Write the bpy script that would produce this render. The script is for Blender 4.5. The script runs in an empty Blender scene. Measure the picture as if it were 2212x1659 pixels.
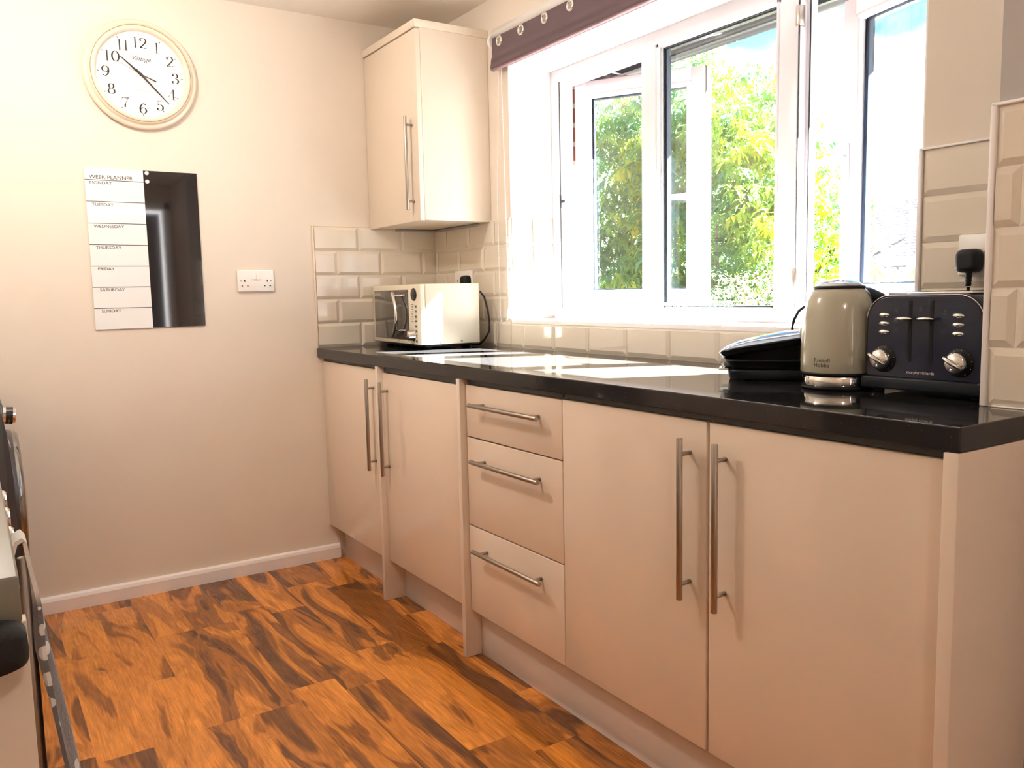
import bpy, bmesh, math, random
import numpy as np
from mathutils import Vector, Matrix
random.seed(7)
rng = np.random.default_rng(7)
PI = math.pi
sc = bpy.context.scene

# ------------------------------------------------------------------ camera
CX, CY, CZ = 3.41595, -1.80981, 1.12857
YAW, PITCH, ROLL, FPX = 2.56772, 0.10772, -0.02092, 1806.975
fw = Vector((math.cos(PITCH)*math.cos(YAW), math.cos(PITCH)*math.sin(YAW), -math.sin(PITCH)))
r0 = fw.cross(Vector((0, 0, 1))).normalized()
u0 = r0.cross(fw)
rr = math.cos(ROLL)*r0 + math.sin(ROLL)*u0
uu = -math.sin(ROLL)*r0 + math.cos(ROLL)*u0
cam_d = bpy.data.cameras.new('camera')
cam_d.sensor_width = 36.0
cam_d.lens = FPX*36.0/2212.0
cam_d.clip_start = 0.02
cam_d.clip_end = 300
cam = bpy.data.objects.new('camera', cam_d)
sc.collection.objects.link(cam)
m3 = Matrix((rr, uu, -fw)).transposed()
cam.matrix_world = Matrix.Translation((CX, CY, CZ)) @ m3.to_4x4()
sc.camera = cam

# ------------------------------------------------------------------ view, world, sun
sc.view_settings.view_transform = 'Standard'
sc.view_settings.look = 'None'
sc.view_settings.gamma = 1.0
sc.view_settings.use_curve_mapping = False
sc.view_settings.exposure = 0.92
sc.cycles.use_denoising = True
sc.cycles.max_bounces = 10
sc.cycles.diffuse_bounces = 6
sc.cycles.glossy_bounces = 5
sc.cycles.transparent_max_bounces = 24
sc.cycles.caustics_reflective = False
sc.cycles.caustics_refractive = False
sc.cycles.sample_clamp_indirect = 8.0

SUN_DIR = Vector((0.46, 1.0, 0.895)).normalized()
SUN_E = 330.0
SKY_CLOUD = 3.6
LAMP_W = 15.0

w = bpy.data.worlds.new('sky')
sc.world = w
w.use_nodes = True
nt = w.node_tree
for n in list(nt.nodes):
    nt.nodes.remove(n)
N = nt.nodes.new
out = N('ShaderNodeOutputWorld')
bg = N('ShaderNodeBackground')
tc = N('ShaderNodeTexCoord')
sep = N('ShaderNodeSeparateXYZ')
nt.links.new(tc.outputs['Generated'], sep.inputs[0])
noi = N('ShaderNodeTexNoise')
noi.inputs['Scale'].default_value = 12.0
noi.inputs['Detail'].default_value = 6.0
nt.links.new(tc.outputs['Generated'], noi.inputs['Vector'])
wv = N('ShaderNodeMath'); wv.operation = 'MULTIPLY_ADD'; wv.inputs[1].default_value = 2*PI/0.11; wv.inputs[2].default_value = 0.575*2*PI/0.11
nt.links.new(sep.outputs['X'], wv.inputs[0])
cs_ = N('ShaderNodeMath'); cs_.operation = 'COSINE'; nt.links.new(wv.outputs[0], cs_.inputs[0])
zz_ = N('ShaderNodeMath'); zz_.operation = 'MULTIPLY_ADD'; zz_.inputs[1].default_value = -0.016
nt.links.new(cs_.outputs[0], zz_.inputs[0]); nt.links.new(sep.outputs['Z'], zz_.inputs[2])
md = N('ShaderNodeMath'); md.operation = 'MULTIPLY_ADD'
nt.links.new(noi.outputs['Fac'], md.inputs[0])
md.inputs[1].default_value = 0.05
nt.links.new(zz_.outputs[0], md.inputs[2])
cr = N('ShaderNodeValToRGB')
cr.color_ramp.elements[0].position = 0.276
cr.color_ramp.elements[0].color = (SKY_CLOUD, SKY_CLOUD*1.0, SKY_CLOUD*1.02, 1)
cr.color_ramp.elements[1].position = 0.290
cr.color_ramp.elements[1].color = (0.33, 0.62, 0.95, 1)
e = cr.color_ramp.elements.new(0.75)
e.color = (0.20, 0.52, 1.20, 1)
nt.links.new(md.outputs[0], cr.inputs['Fac'])
nt.links.new(cr.outputs['Color'], bg.inputs['Color'])
bg.inputs['Strength'].default_value = 1.0
nt.links.new(bg.outputs[0], out.inputs[0])

sd = bpy.data.lights.new('sun', 'SUN')
sd.energy = SUN_E
sd.angle = math.radians(0.55)
sd.color = (1.0, 0.975, 0.94)
so = bpy.data.objects.new('sun', sd)
sc.collection.objects.link(so)
so.rotation_euler = SUN_DIR.to_track_quat('Z', 'Y').to_euler()
so.location = (4, 8, 9)

# ------------------------------------------------------------------ helpers
COL = sc.collection
H, D, HC = 0.916, 0.581, 2.276     # worktop height, worktop depth, ceiling height


class MB:
    """collects shapes, links them as one mesh"""
    def __init__(s):
        s.bm = bmesh.new()

    def _fin(s, vs, M, sm=False):
        if M is not None:
            bmesh.ops.transform(s.bm, matrix=M, verts=vs)
        if sm:
            for v in vs:
                for f in v.link_faces:
                    f.smooth = True
        return vs

    def box(s, a, b, bev=0.0, M=None, seg=2, mi=0):
        a = Vector(a); b = Vector(b)
        lo = Vector((min(a.x, b.x), min(a.y, b.y), min(a.z, b.z)))
        hi = Vector((max(a.x, b.x), max(a.y, b.y), max(a.z, b.z)))
        t = bmesh.new()
        bmesh.ops.create_cube(t, size=1.0)
        for v in t.verts:
            v.co = Vector(((lo.x+hi.x)/2+v.co.x*(hi.x-lo.x), (lo.y+hi.y)/2+v.co.y*(hi.y-lo.y), (lo.z+hi.z)/2+v.co.z*(hi.z-lo.z)))
        if bev > 0:
            bmesh.ops.bevel(t, geom=list(t.edges), offset=bev, segments=seg, affect='EDGES', profile=0.5)
            for f in t.faces:
                f.smooth = True
        s._merge(t, M, mi)
        return s

    def _merge(s, t, M=None, mi=0):
        if M is not None:
            bmesh.ops.transform(t, matrix=M, verts=list(t.verts))
        vm = {}
        for v in t.verts:
            vm[v.index if False else v] = s.bm.verts.new(v.co)
        for f in t.faces:
            try:
                nf = s.bm.faces.new([vm[v] for v in f.verts])
                nf.smooth = f.smooth
                nf.material_index = mi if mi else f.material_index
            except ValueError:
                pass
        t.free()

    def cyl(s, p, q, r, r2=None, seg=20, cap=True, mi=0, smooth=True, bev=0):
        p = Vector(p); q = Vector(q)
        d = q-p
        L = d.length
        t = bmesh.new()
        bmesh.ops.create_cone(t, cap_ends=cap, segments=seg, radius1=r, radius2=r if r2 is None else r2, depth=L)
        for f in t.faces:
            f.smooth = smooth and len(f.verts) == 4
        if bev:
            es = [e for e in t.edges if any(len(f.verts) > 4 for f in e.link_faces)]
            bmesh.ops.bevel(t, geom=es, offset=bev, segments=2, affect='EDGES', profile=0.5)
        M = Matrix.Translation((p+q)/2) @ d.to_track_quat('Z', 'Y').to_matrix().to_4x4()
        s._merge(t, M, mi)
        return s

    def tube(s, pts, r, seg=10, closed=False, mi=0, radii=None):
        pts = [Vector(p) for p in pts]
        n = len(pts)
        rings = []
        up = Vector((0, 0, 1))
        prev = None
        for i, p in enumerate(pts):
            if closed:
                t = (pts[(i+1) % n]-pts[i-1]).normalized()
            else:
                t = (pts[min(i+1, n-1)]-pts[max(i-1, 0)]).normalized()
            if prev is None:
                a = t.cross(up)
                if a.length < 1e-3:
                    a = t.cross(Vector((1, 0, 0)))
                a.normalize()
            else:
                a = (prev - t*prev.dot(t))
                a.normalize()
            prev = a
            b = t.cross(a)
            rad = radii[i] if radii else r
            rings.append([s.bm.verts.new(p+(a*math.cos(2*PI*k/seg)+b*math.sin(2*PI*k/seg))*rad) for k in range(seg)])
        m = n if closed else n-1
        for i in range(m):
            A = rings[i]; B = rings[(i+1) % n]
            for k in range(seg):
                f = s.bm.faces.new((A[k], A[(k+1) % seg], B[(k+1) % seg], B[k]))
                f.smooth = True
                f.material_index = mi
        if not closed:
            for R in (rings[0], rings[-1]):
                f = s.bm.faces.new(R)
                f.material_index = mi
        return s

    def lathe(s, prof, seg=48, M=None, mi=0, sx=1.0, sy=1.0):
        t = bmesh.new()
        rings = []
        for (r, z) in prof:
            if r < 1e-6:
                rings.append([t.verts.new((0, 0, z))])
            else:
                rings.append([t.verts.new((r*math.cos(2*PI*k/seg)*sx, r*math.sin(2*PI*k/seg)*sy, z)) for k in range(seg)])
        for A, B in zip(rings, rings[1:]):
            for k in range(seg):
                if len(A) == 1 and len(B) == 1:
                    continue
                if len(A) == 1:
                    f = t.faces.new((A[0], B[k], B[(k+1) % seg]))
                elif len(B) == 1:
                    f = t.faces.new((A[k], A[(k+1) % seg], B[0]))
                else:
                    f = t.faces.new((A[k], A[(k+1) % seg], B[(k+1) % seg], B[k]))
                f.smooth = True
        bmesh.ops.recalc_face_normals(t, faces=list(t.faces))
        s._merge(t, M, mi)
        return s

    def prism(s, poly, axis, a, b, M=None, smooth=False, mi=0):
        """poly in the plane of the two other axes, extruded along axis from a to b"""
        def P(u, v, w_):
            return {'x': (w_, u, v), 'y': (u, w_, v), 'z': (u, v, w_)}[axis]
        t = bmesh.new()
        A = [t.verts.new(P(u, v, a)) for u, v in poly]
        B = [t.verts.new(P(u, v, b)) for u, v in poly]
        n = len(poly)
        t.faces.new(A); t.faces.new(B)
        for i in range(n):
            f = t.faces.new((A[i], A[(i+1) % n], B[(i+1) % n], B[i]))
            f.smooth = smooth
        bmesh.ops.recalc_face_normals(t, faces=list(t.faces))
        s._merge(t, M, mi)
        return s

    def loft(s, rings, cap=True, smooth=True, mi=0):
        R = [[s.bm.verts.new(p) for p in ring] for ring in rings]
        n = len(R[0])
        for A, B in zip(R, R[1:]):
            for k in range(n):
                f = s.bm.faces.new((A[k], A[(k+1) % n], B[(k+1) % n], B[k]))
                f.smooth = smooth
                f.material_index = mi
        if cap:
            for q in (R[0], R[-1]):
                f = s.bm.faces.new(q)
                f.material_index = mi
        return s

    def quad(s, pts, mi=0, smooth=False):
        f = s.bm.faces.new([s.bm.verts.new(p) for p in pts])
        f.material_index = mi
        f.smooth = smooth
        return s

    def grid(s, P, smooth=True, mi=0):
        V = [[s.bm.verts.new(p) for p in row] for row in P]
        for i in range(len(V)-1):
            for j in range(len(V[0])-1):
                f = s.bm.faces.new((V[i][j], V[i][j+1], V[i+1][j+1], V[i+1][j]))
                f.smooth = smooth
                f.material_index = mi
        return s

    def build(s, name, mat, parent=None, recalc=True):
        if recalc:
            bmesh.ops.recalc_face_normals(s.bm, faces=list(s.bm.faces))
        me = bpy.data.meshes.new(name)
        s.bm.to_mesh(me)
        s.bm.free()
        for m in (mat if isinstance(mat, (list, tuple)) else [mat]):
            me.materials.append(m)
        o = bpy.data.objects.new(name, me)
        COL.objects.link(o)
        if parent is not None:
            o.parent = parent
            # meshes are made in world space: undo the parents' transforms
            Mw = Matrix.Identity(4)
            p = parent
            chain = []
            while p is not None:
                chain.append(p)
                p = p.parent
            for q in reversed(chain):
                Mw = Mw @ local_matrix(q)
            o.matrix_parent_inverse = Matrix.Identity(4)
            me.transform(Mw.inverted())
        return o


def local_matrix(q):
    return Matrix.Translation(q.location) @ q.rotation_euler.to_matrix().to_4x4()


def tag(o, label=None, cat=None, group=None, kind=None):
    if label: o['label'] = label
    if cat: o['category'] = cat
    if group: o['group'] = group
    if kind: o['kind'] = kind
    return o


def empty(name, loc, label=None, cat=None, group=None, kind=None, rz=0.0):
    o = bpy.data.objects.new(name, None)
    o.empty_display_size = 0.05
    COL.objects.link(o)
    o.location = loc
    o.rotation_euler = (0, 0, rz)
    tag(o, label, cat, group, kind)
    return o


def struct(o):
    o['kind'] = 'structure'
    return o


def copy_tree(o, parent=None, dx=(0, 0, 0)):
    c = o.copy()
    COL.objects.link(c)
    c.parent = parent
    if parent is None:
        c.location = Vector(o.location)+Vector(dx)
    for ch in list(o.children):
        copy_tree(ch, c)
    return c


# ------------------------------------------------------------------ materials
def mat(name, col, rough=0.5, metal=0.0, spec=0.5, coat=0.0, emis=None, es=1.0, bump=0.0, bscale=40.0, var=0.0, vscale=6.0, sheen=0.0, coat_r=0.05):
    m = bpy.data.materials.new(name)
    m.use_nodes = True
    t = m.node_tree
    b = t.nodes['Principled BSDF']
    b.inputs['Base Color'].default_value = (*col, 1)
    b.inputs['Roughness'].default_value = rough
    b.inputs['Metallic'].default_value = metal
    b.inputs['Specular IOR Level'].default_value = spec
    b.inputs['Coat Weight'].default_value = coat
    b.inputs['Coat Roughness'].default_value = coat_r
    b.inputs['Sheen Weight'].default_value = sheen
    if emis:
        b.inputs['Emission Color'].default_value = (*emis, 1)
        b.inputs['Emission Strength'].default_value = es
    tcn = t.nodes.new('ShaderNodeTexCoord')
    nn = t.nodes.new('ShaderNodeTexNoise')
    nn.inputs['Scale'].default_value = vscale
    nn.inputs['Detail'].default_value = 4
    t.links.new(tcn.outputs['Object'], nn.inputs['Vector'])
    mx = t.nodes.new('ShaderNodeMix')
    mx.data_type = 'RGBA'
    v = max(var, 0.02)
    mx.inputs[6].default_value = (*[c*(1-v) for c in col], 1)
    mx.inputs[7].default_value = (*[min(1, c*(1+v)) for c in col], 1)
    t.links.new(nn.outputs['Fac'], mx.inputs[0])
    t.links.new(mx.outputs[2], b.inputs['Base Color'])
    if bump > 0:
        n2 = t.nodes.new('ShaderNodeTexNoise')
        n2.inputs['Scale'].default_value = bscale
        n2.inputs['Detail'].default_value = 3
        t.links.new(tcn.outputs['Object'], n2.inputs['Vector'])
        bp = t.nodes.new('ShaderNodeBump')
        bp.inputs['Strength'].default_value = bump
        bp.inputs['Distance'].default_value = 0.002
        t.links.new(n2.outputs['Fac'], bp.inputs['Height'])
        t.links.new(bp.outputs[0], b.inputs['Normal'])
    return m


def glass_mat(name, tint=(1, 1, 1), refl=1.0):
    m = bpy.data.materials.new(name)
    m.use_nodes = True
    t = m.node_tree
    t.nodes.clear()
    o = t.nodes.new('ShaderNodeOutputMaterial')
    a = t.nodes.new('ShaderNodeBsdfTransparent')
    a.inputs[0].default_value = (*tint, 1)
    g = t.nodes.new('ShaderNodeBsdfGlossy')
    g.inputs['Roughness'].default_value = 0.0
    g.inputs[0].default_value = (refl, refl, refl, 1)
    lw = t.nodes.new('ShaderNodeLayerWeight')
    lw.inputs[0].default_value = 0.5
    pw = t.nodes.new('ShaderNodeMath'); pw.operation = 'POWER'; pw.inputs[1].default_value = 5.0
    t.links.new(lw.outputs['Facing'], pw.inputs[0])
    fr = t.nodes.new('ShaderNodeMath'); fr.operation = 'MULTIPLY_ADD'; fr.inputs[1].default_value = 0.95; fr.inputs[2].default_value = 0.045
    t.links.new(pw.outputs[0], fr.inputs[0])
    mx = t.nodes.new('ShaderNodeMixShader')
    t.links.new(fr.outputs[0], mx.inputs[0])
    t.links.new(a.outputs[0], mx.inputs[1])
    t.links.new(g.outputs[0], mx.inputs[2])
    t.links.new(mx.outputs[0], o.inputs[0])
    return m


M = {}
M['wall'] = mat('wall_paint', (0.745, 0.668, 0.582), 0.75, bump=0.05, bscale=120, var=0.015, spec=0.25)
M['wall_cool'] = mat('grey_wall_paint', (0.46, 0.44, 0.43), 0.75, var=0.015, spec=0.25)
M['ceiling'] = mat('ceiling_paint', (0.86, 0.82, 0.77), 0.85, bump=0.25, bscale=60, spec=0.2)
M['white'] = mat('white_gloss_paint', (0.86, 0.82, 0.82), 0.35, spec=0.5)
M['upvc'] = mat('white_upvc', (0.84, 0.815, 0.87), 0.28, spec=0.5)
M['tile'] = mat('cream_wall_tile', (0.70, 0.625, 0.525), 0.07, spec=0.6, coat=0.3, var=0.03, vscale=3)
M['grout'] = mat('pale_grout', (0.80, 0.76, 0.70), 0.8)
M['cab'] = mat('cream_gloss_door', (0.765, 0.640, 0.530), 0.14, spec=0.5, coat=0.35, coat_r=0.04, var=0.01)
M['cab_matt'] = mat('cream_carcass', (0.74, 0.63, 0.53), 0.4, spec=0.4, var=0.01)
M['cab_wall'] = mat('cream_wall_cabinet', (0.74, 0.64, 0.53), 0.35, spec=0.4, var=0.01)
M['plinth'] = mat('plinth_board', (0.66, 0.58, 0.53), 0.25, spec=0.5, var=0.02)
M['gapdark'] = mat('dark_gap_shade', (0.05, 0.06, 0.07), 0.4)  # dark colour painted in for the shade between worktop and doors
M['steel'] = mat('brushed_steel', (0.42, 0.38, 0.34), 0.32, metal=1.0, bump=0.1, bscale=300)
M['chrome'] = mat('chrome', (0.80, 0.79, 0.77), 0.06, metal=1.0)
M['dark_chrome'] = mat('dark_chrome', (0.30, 0.29, 0.28), 0.12, metal=1.0)
M['black'] = mat('black_plastic', (0.006, 0.006, 0.008), 0.45, spec=0.2)
M['black_gloss'] = mat('black_gloss', (0.006, 0.006, 0.009), 0.04, spec=0.5, coat=0.3)
M['navy'] = mat('navy_gloss_enamel', (0.012, 0.015, 0.034), 0.16, spec=0.35, coat=0.12)
M['navy_matt'] = mat('navy_plastic', (0.006, 0.009, 0.016), 0.4, spec=0.25)
M['white_plastic'] = mat('white_plastic', (0.86, 0.84, 0.82), 0.3)
M['ink'] = mat('ink', (0.02, 0.015, 0.015), 0.6)
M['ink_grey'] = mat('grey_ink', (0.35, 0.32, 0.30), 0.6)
M['silver_ink'] = mat('silver_ink', (0.62, 0.60, 0.55), 0.5)
M['faint_ink'] = mat('faint_blue_ink', (0.045, 0.055, 0.08), 0.5)
M['clock_rim'] = mat('clock_cream_rim', (0.76, 0.65, 0.53), 0.35, coat=0.2)
M['clock_line'] = mat('clock_bronze_line', (0.30, 0.20, 0.11), 0.5)
M['clock_face'] = mat('clock_face_white', (0.90, 0.88, 0.85), 0.5)
M['mw_cream'] = mat('microwave_cream', (0.74, 0.68, 0.54), 0.3, coat=0.2)
M['mw_glass'] = mat('microwave_door_glass', (0.045, 0.035, 0.028), 0.04, spec=0.8, coat=0.5)
M['kettle'] = mat('kettle_cream_enamel', (0.43, 0.405, 0.315), 0.18, coat=0.6)
M['sky_chrome'] = mat('mirror_steel_lid', (0.62, 0.66, 0.70), 0.07, metal=1.0)
M['lid_mirror'] = mat('mirror_black_lid', (0.42, 0.50, 0.62), 0.05, metal=1.0)
M['purple'] = mat('aubergine_fabric', (0.085, 0.046, 0.055), 0.8, bump=0.2, bscale=400, sheen=0.2, var=0.06)
M['purple_hem'] = mat('aubergine_hem', (0.17, 0.095, 0.105), 0.6)
M['glass'] = glass_mat('window_glass', (0.97, 0.985, 0.98))
M['spacer'] = mat('glazing_spacer', (0.03, 0.045, 0.075), 0.25, metal=0.3)
M['gasket'] = mat('rubber_gasket', (0.012, 0.012, 0.014), 0.6)
M['soffit'] = mat('brown_soffit', (0.036, 0.028, 0.027), 0.5, spec=0.3)
M['fascia'] = mat('dark_fascia', (0.012, 0.013, 0.018), 0.4, spec=0.3)
M['towel_w'] = mat('white_terry', (0.82, 0.79, 0.76), 0.95, bump=1.0, bscale=250, sheen=0.5)
M['graphite'] = mat('graphite_enamel', (0.045, 0.042, 0.045), 0.3)
M['cooker'] = mat('grey_laminate', (0.20, 0.185, 0.145), 0.35, var=0.05)
M['mitt'] = mat('black_quilt', (0.006, 0.005, 0.005), 0.8, bump=0.6, bscale=120)
M['curtain'] = mat('dark_curtain', (0.03, 0.03, 0.035), 0.9)
M['door_grey'] = mat('grey_door_paint', (0.38, 0.37, 0.40), 0.5)
M['lampglass'] = mat('lamp_opal', (0.9, 0.88, 0.82), 0.4, emis=(1.0, 0.86, 0.68), es=6.0)
M['ridge'] = mat('garden_ground', (0.060, 0.058, 0.050), 0.9, var=0.3, vscale=1.0)
M['bark'] = mat('bark', (0.09, 0.07, 0.055), 0.9, bump=0.8, bscale=20, var=0.2)
M['drip'] = mat('grey_plastic_tray', (0.22, 0.21, 0.20), 0.35)


def worktop_mat():
    m = mat('black_sparkle_worktop', (0.018, 0.018, 0.024), 0.05, spec=0.36)
    t = m.node_tree
    b = t.nodes['Principled BSDF']
    tcn = t.nodes.new('ShaderNodeTexCoord')
    v = t.nodes.new('ShaderNodeTexVoronoi')
    v.inputs['Scale'].default_value = 190
    t.links.new(tcn.outputs['Object'], v.inputs['Vector'])
    r = t.nodes.new('ShaderNodeValToRGB')
    r.color_ramp.elements[0].position = 0.0
    r.color_ramp.elements[0].color = (1, 1, 1, 1)
    r.color_ramp.elements[1].position = 0.14
    r.color_ramp.elements[1].color = (0, 0, 0, 1)
    t.links.new(v.outputs['Distance'], r.inputs[0])
    s2 = t.nodes.new('ShaderNodeMath'); s2.operation = 'GREATER_THAN'; s2.inputs[1].default_value = 0.72
    sepc = t.nodes.new('ShaderNodeSeparateColor')
    t.links.new(v.outputs['Color'], sepc.inputs[0])
    t.links.new(sepc.outputs[0], s2.inputs[0])
    mu = t.nodes.new('ShaderNodeMath'); mu.operation = 'MULTIPLY'
    t.links.new(r.outputs[0], mu.inputs[0]); t.links.new(s2.outputs[0], mu.inputs[1])
    mx = t.nodes.new('ShaderNodeMix'); mx.data_type = 'RGBA'
    mx.inputs[6].default_value = (0.021, 0.0200, 0.0205, 1)
    mx.inputs[7].default_value = (0.26, 0.24, 0.22, 1)
    t.links.new(mu.outputs[0], mx.inputs[0])
    t.links.new(mx.outputs[2], b.inputs['Base Color'])
    return m


M['worktop'] = worktop_mat()


def wood_mat():
    m = bpy.data.materials.new('walnut_laminate')
    m.use_nodes = True
    t = m.node_tree
    b = t.nodes['Principled BSDF']
    L = t.links.new
    def n(x, **k):
        q = t.nodes.new(x)
        for a, v in k.items():
            setattr(q, a, v)
        return q
    tcn = n('ShaderNodeTexCoord')
    at = n('ShaderNodeAttribute', attribute_name='pid')
    # shift each board's grain
    sh = n('ShaderNodeVectorMath', operation='SCALE')
    L(at.outputs['Vector'], sh.inputs[0]); sh.inputs['Scale'].default_value = 17.0
    ad = n('ShaderNodeVectorMath', operation='ADD')
    L(tcn.outputs['Object'], ad.inputs[0]); L(sh.outputs[0], ad.inputs[1])
    mp = n('ShaderNodeMapping')
    mp.inputs['Scale'].default_value = (1.15, 5.8, 1.0)
    L(ad.outputs[0], mp.inputs[0])
    # big swirls
    n1 = n('ShaderNodeTexNoise')
    n1.inputs['Scale'].default_value = 1.5
    n1.inputs['Detail'].default_value = 3
    n1.inputs['Roughness'].default_value = 0.5
    n1.inputs['Distortion'].default_value = 1.1
    L(mp.outputs[0], n1.inputs['Vector'])
    # contour rings through the swirl field
    mm = n('ShaderNodeMath', operation='MULTIPLY'); mm.inputs[1].default_value = 52.0
    L(n1.outputs['Fac'], mm.inputs[0])
    sn = n('ShaderNodeMath', operation='SINE'); L(mm.outputs[0], sn.inputs[0])
    # fine fibre
    mp2 = n('ShaderNodeMapping'); mp2.inputs['Scale'].default_value = (4, 60, 1)
    L(ad.outputs[0], mp2.inputs[0])
    n2 = n('ShaderNodeTexNoise'); n2.inputs['Scale'].default_value = 3.0; n2.inputs['Detail'].default_value = 5
    n2.inputs['Distortion'].default_value = 0.6
    L(mp2.outputs[0], n2.inputs['Vector'])
    # base ramp from swirl
    cr1 = n('ShaderNodeValToRGB')
    cr1.color_ramp.elements[0].position = 0.30; cr1.color_ramp.elements[0].color = (0.115, 0.040, 0.012, 1)
    cr1.color_ramp.elements[1].position = 0.75; cr1.color_ramp.elements[1].color = (0.60, 0.225, 0.036, 1)
    for p_, c_ in ((0.38, (0.17, 0.060, 0.014, 1)), (0.455, (0.36, 0.122, 0.020, 1)), (0.55, (0.50, 0.180, 0.028, 1))):
        e_ = cr1.color_ramp.elements.new(p_); e_.color = c_
    av = n('ShaderNodeMath', operation='MULTIPLY_ADD'); av.inputs[1].default_value = 0.16
    sp = n('ShaderNodeSeparateXYZ'); L(at.outputs['Vector'], sp.inputs[0])
    pm = n('ShaderNodeMath', operation='SUBTRACT'); L(sp.outputs[2], pm.inputs[0]); pm.inputs[1].default_value = 0.5
    L(pm.outputs[0], av.inputs[0]); L(n1.outputs['Fac'], av.inputs[2])
    L(av.outputs[0], cr1.inputs[0])
    # ring darkening, only in the darker heartwood
    rg = n('ShaderNodeMapRange'); rg.inputs[1].default_value = -1; rg.inputs[2].default_value = 1
    rg.inputs[3].default_value = 0.0; rg.inputs[4].default_value = 1.0
    L(sn.outputs[0], rg.inputs[0])
    hw = n('ShaderNodeMapRange'); hw.inputs[1].default_value = 0.40; hw.inputs[2].default_value = 0.60
    hw.inputs[3].default_value = 0.72; hw.inputs[4].default_value = 0.16
    L(av.outputs[0], hw.inputs[0])
    ml = n('ShaderNodeMath', operation='MULTIPLY'); L(rg.outputs[0], ml.inputs[0]); L(hw.outputs[0], ml.inputs[1])
    mx = n('ShaderNodeMix', data_type='RGBA')
    L(ml.outputs[0], mx.inputs[0]); L(cr1.outputs[0], mx.inputs[6]); mx.inputs[7].default_value = (0.07, 0.025, 0.008, 1)
    mr = n('ShaderNodeMapRange'); mr.inputs[1].default_value = 0.3; mr.inputs[2].default_value = 0.7
    mr.inputs[3].default_value = 0.92; mr.inputs[4].default_value = 1.55
    L(n2.outputs['Fac'], mr.inputs[0])
    hs = n('ShaderNodeVectorMath', operation='SCALE')
    L(mx.outputs[2], hs.inputs[0]); L(mr.outputs[0], hs.inputs['Scale'])
    # knots
    mp3 = n('ShaderNodeMapping'); mp3.inputs['Scale'].default_value = (2.2, 5.0, 1)
    L(ad.outputs[0], mp3.inputs[0])
    vo = n('ShaderNodeTexVoronoi'); vo.inputs['Scale'].default_value = 1.0
    L(mp3.outputs[0], vo.inputs['Vector'])
    kr = n('ShaderNodeValToRGB')
    kr.color_ramp.elements[0].position = 0.0; kr.color_ramp.elements[0].color = (0.85, 0.85, 0.85, 1)
    kr.color_ramp.elements[1].position = 0.13; kr.color_ramp.elements[1].color = (0, 0, 0, 1)
    L(vo.outputs['Distance'], kr.inputs[0])
    kn = n('ShaderNodeTexNoise'); kn.inputs['Scale'].default_value = 40; L(ad.outputs[0], kn.inputs['Vector'])
    km = n('ShaderNodeMath', operation='MULTIPLY'); L(kr.outputs[0], km.inputs[0])
    kq = n('ShaderNodeMapRange'); kq.inputs[1].default_value = 0.45; kq.inputs[2].default_value = 0.6; L(kn.outputs['Fac'], kq.inputs[0])
    L(kq.outputs[0], km.inputs[1])
    fx = n('ShaderNodeMix', data_type='RGBA')
    L(km.outputs[0], fx.inputs[0]); L(hs.outputs[0], fx.inputs[6]); fx.inputs[7].default_value = (0.045, 0.016, 0.006, 1)
    L(fx.outputs[2], b.inputs['Base Color'])
    b.inputs['Roughness'].default_value = 0.24
    b.inputs['Specular IOR Level'].default_value = 0.5
    return m


M['wood'] = wood_mat()


def leaf_mat(name, c0, c1, c2, trans=0.6):
    m = bpy.data.materials.new(name)
    m.use_nodes = True
    t = m.node_tree
    t.nodes.clear()
    L = t.links.new
    o = t.nodes.new('ShaderNodeOutputMaterial')
    at = t.nodes.new('ShaderNodeAttribute'); at.attribute_name = 'tint'
    r = t.nodes.new('ShaderNodeValToRGB')
    r.color_ramp.elements[0].color = (*c0, 1)
    r.color_ramp.elements[1].color = (*c2, 1)
    e_ = r.color_ramp.elements.new(0.5); e_.color = (*c1, 1)
    L(at.outputs['Fac'], r.inputs[0])
    d = t.nodes.new('ShaderNodeBsdfDiffuse')
    tr = t.nodes.new('ShaderNodeBsdfTranslucent')
    g = t.nodes.new('ShaderNodeBsdfGlossy'); g.inputs['Roughness'].default_value = 0.35
    L(r.outputs[0], d.inputs[0]); L(r.outputs[0], tr.inputs[0])
    m1 = t.nodes.new('ShaderNodeMixShader'); m1.inputs[0].default_value = trans
    L(d.outputs[0], m1.inputs[1]); L(tr.outputs[0], m1.inputs[2])
    m2 = t.nodes.new('ShaderNodeMixShader'); m2.inputs[0].default_value = 0.04
    L(m1.outputs[0], m2.inputs[1]); L(g.outputs[0], m2.inputs[2])
    L(m2.outputs[0], o.inputs[0])
    return m


M['leaf'] = leaf_mat('cherry_leaf', (0.07, 0.20, 0.11), (0.19, 0.33, 0.055), (0.50, 0.46, 0.04), 0.70)
M['leaf2'] = leaf_mat('shrub_leaf', (0.05, 0.11, 0.05), (0.13, 0.17, 0.075), (0.25, 0.13, 0.09))


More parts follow.
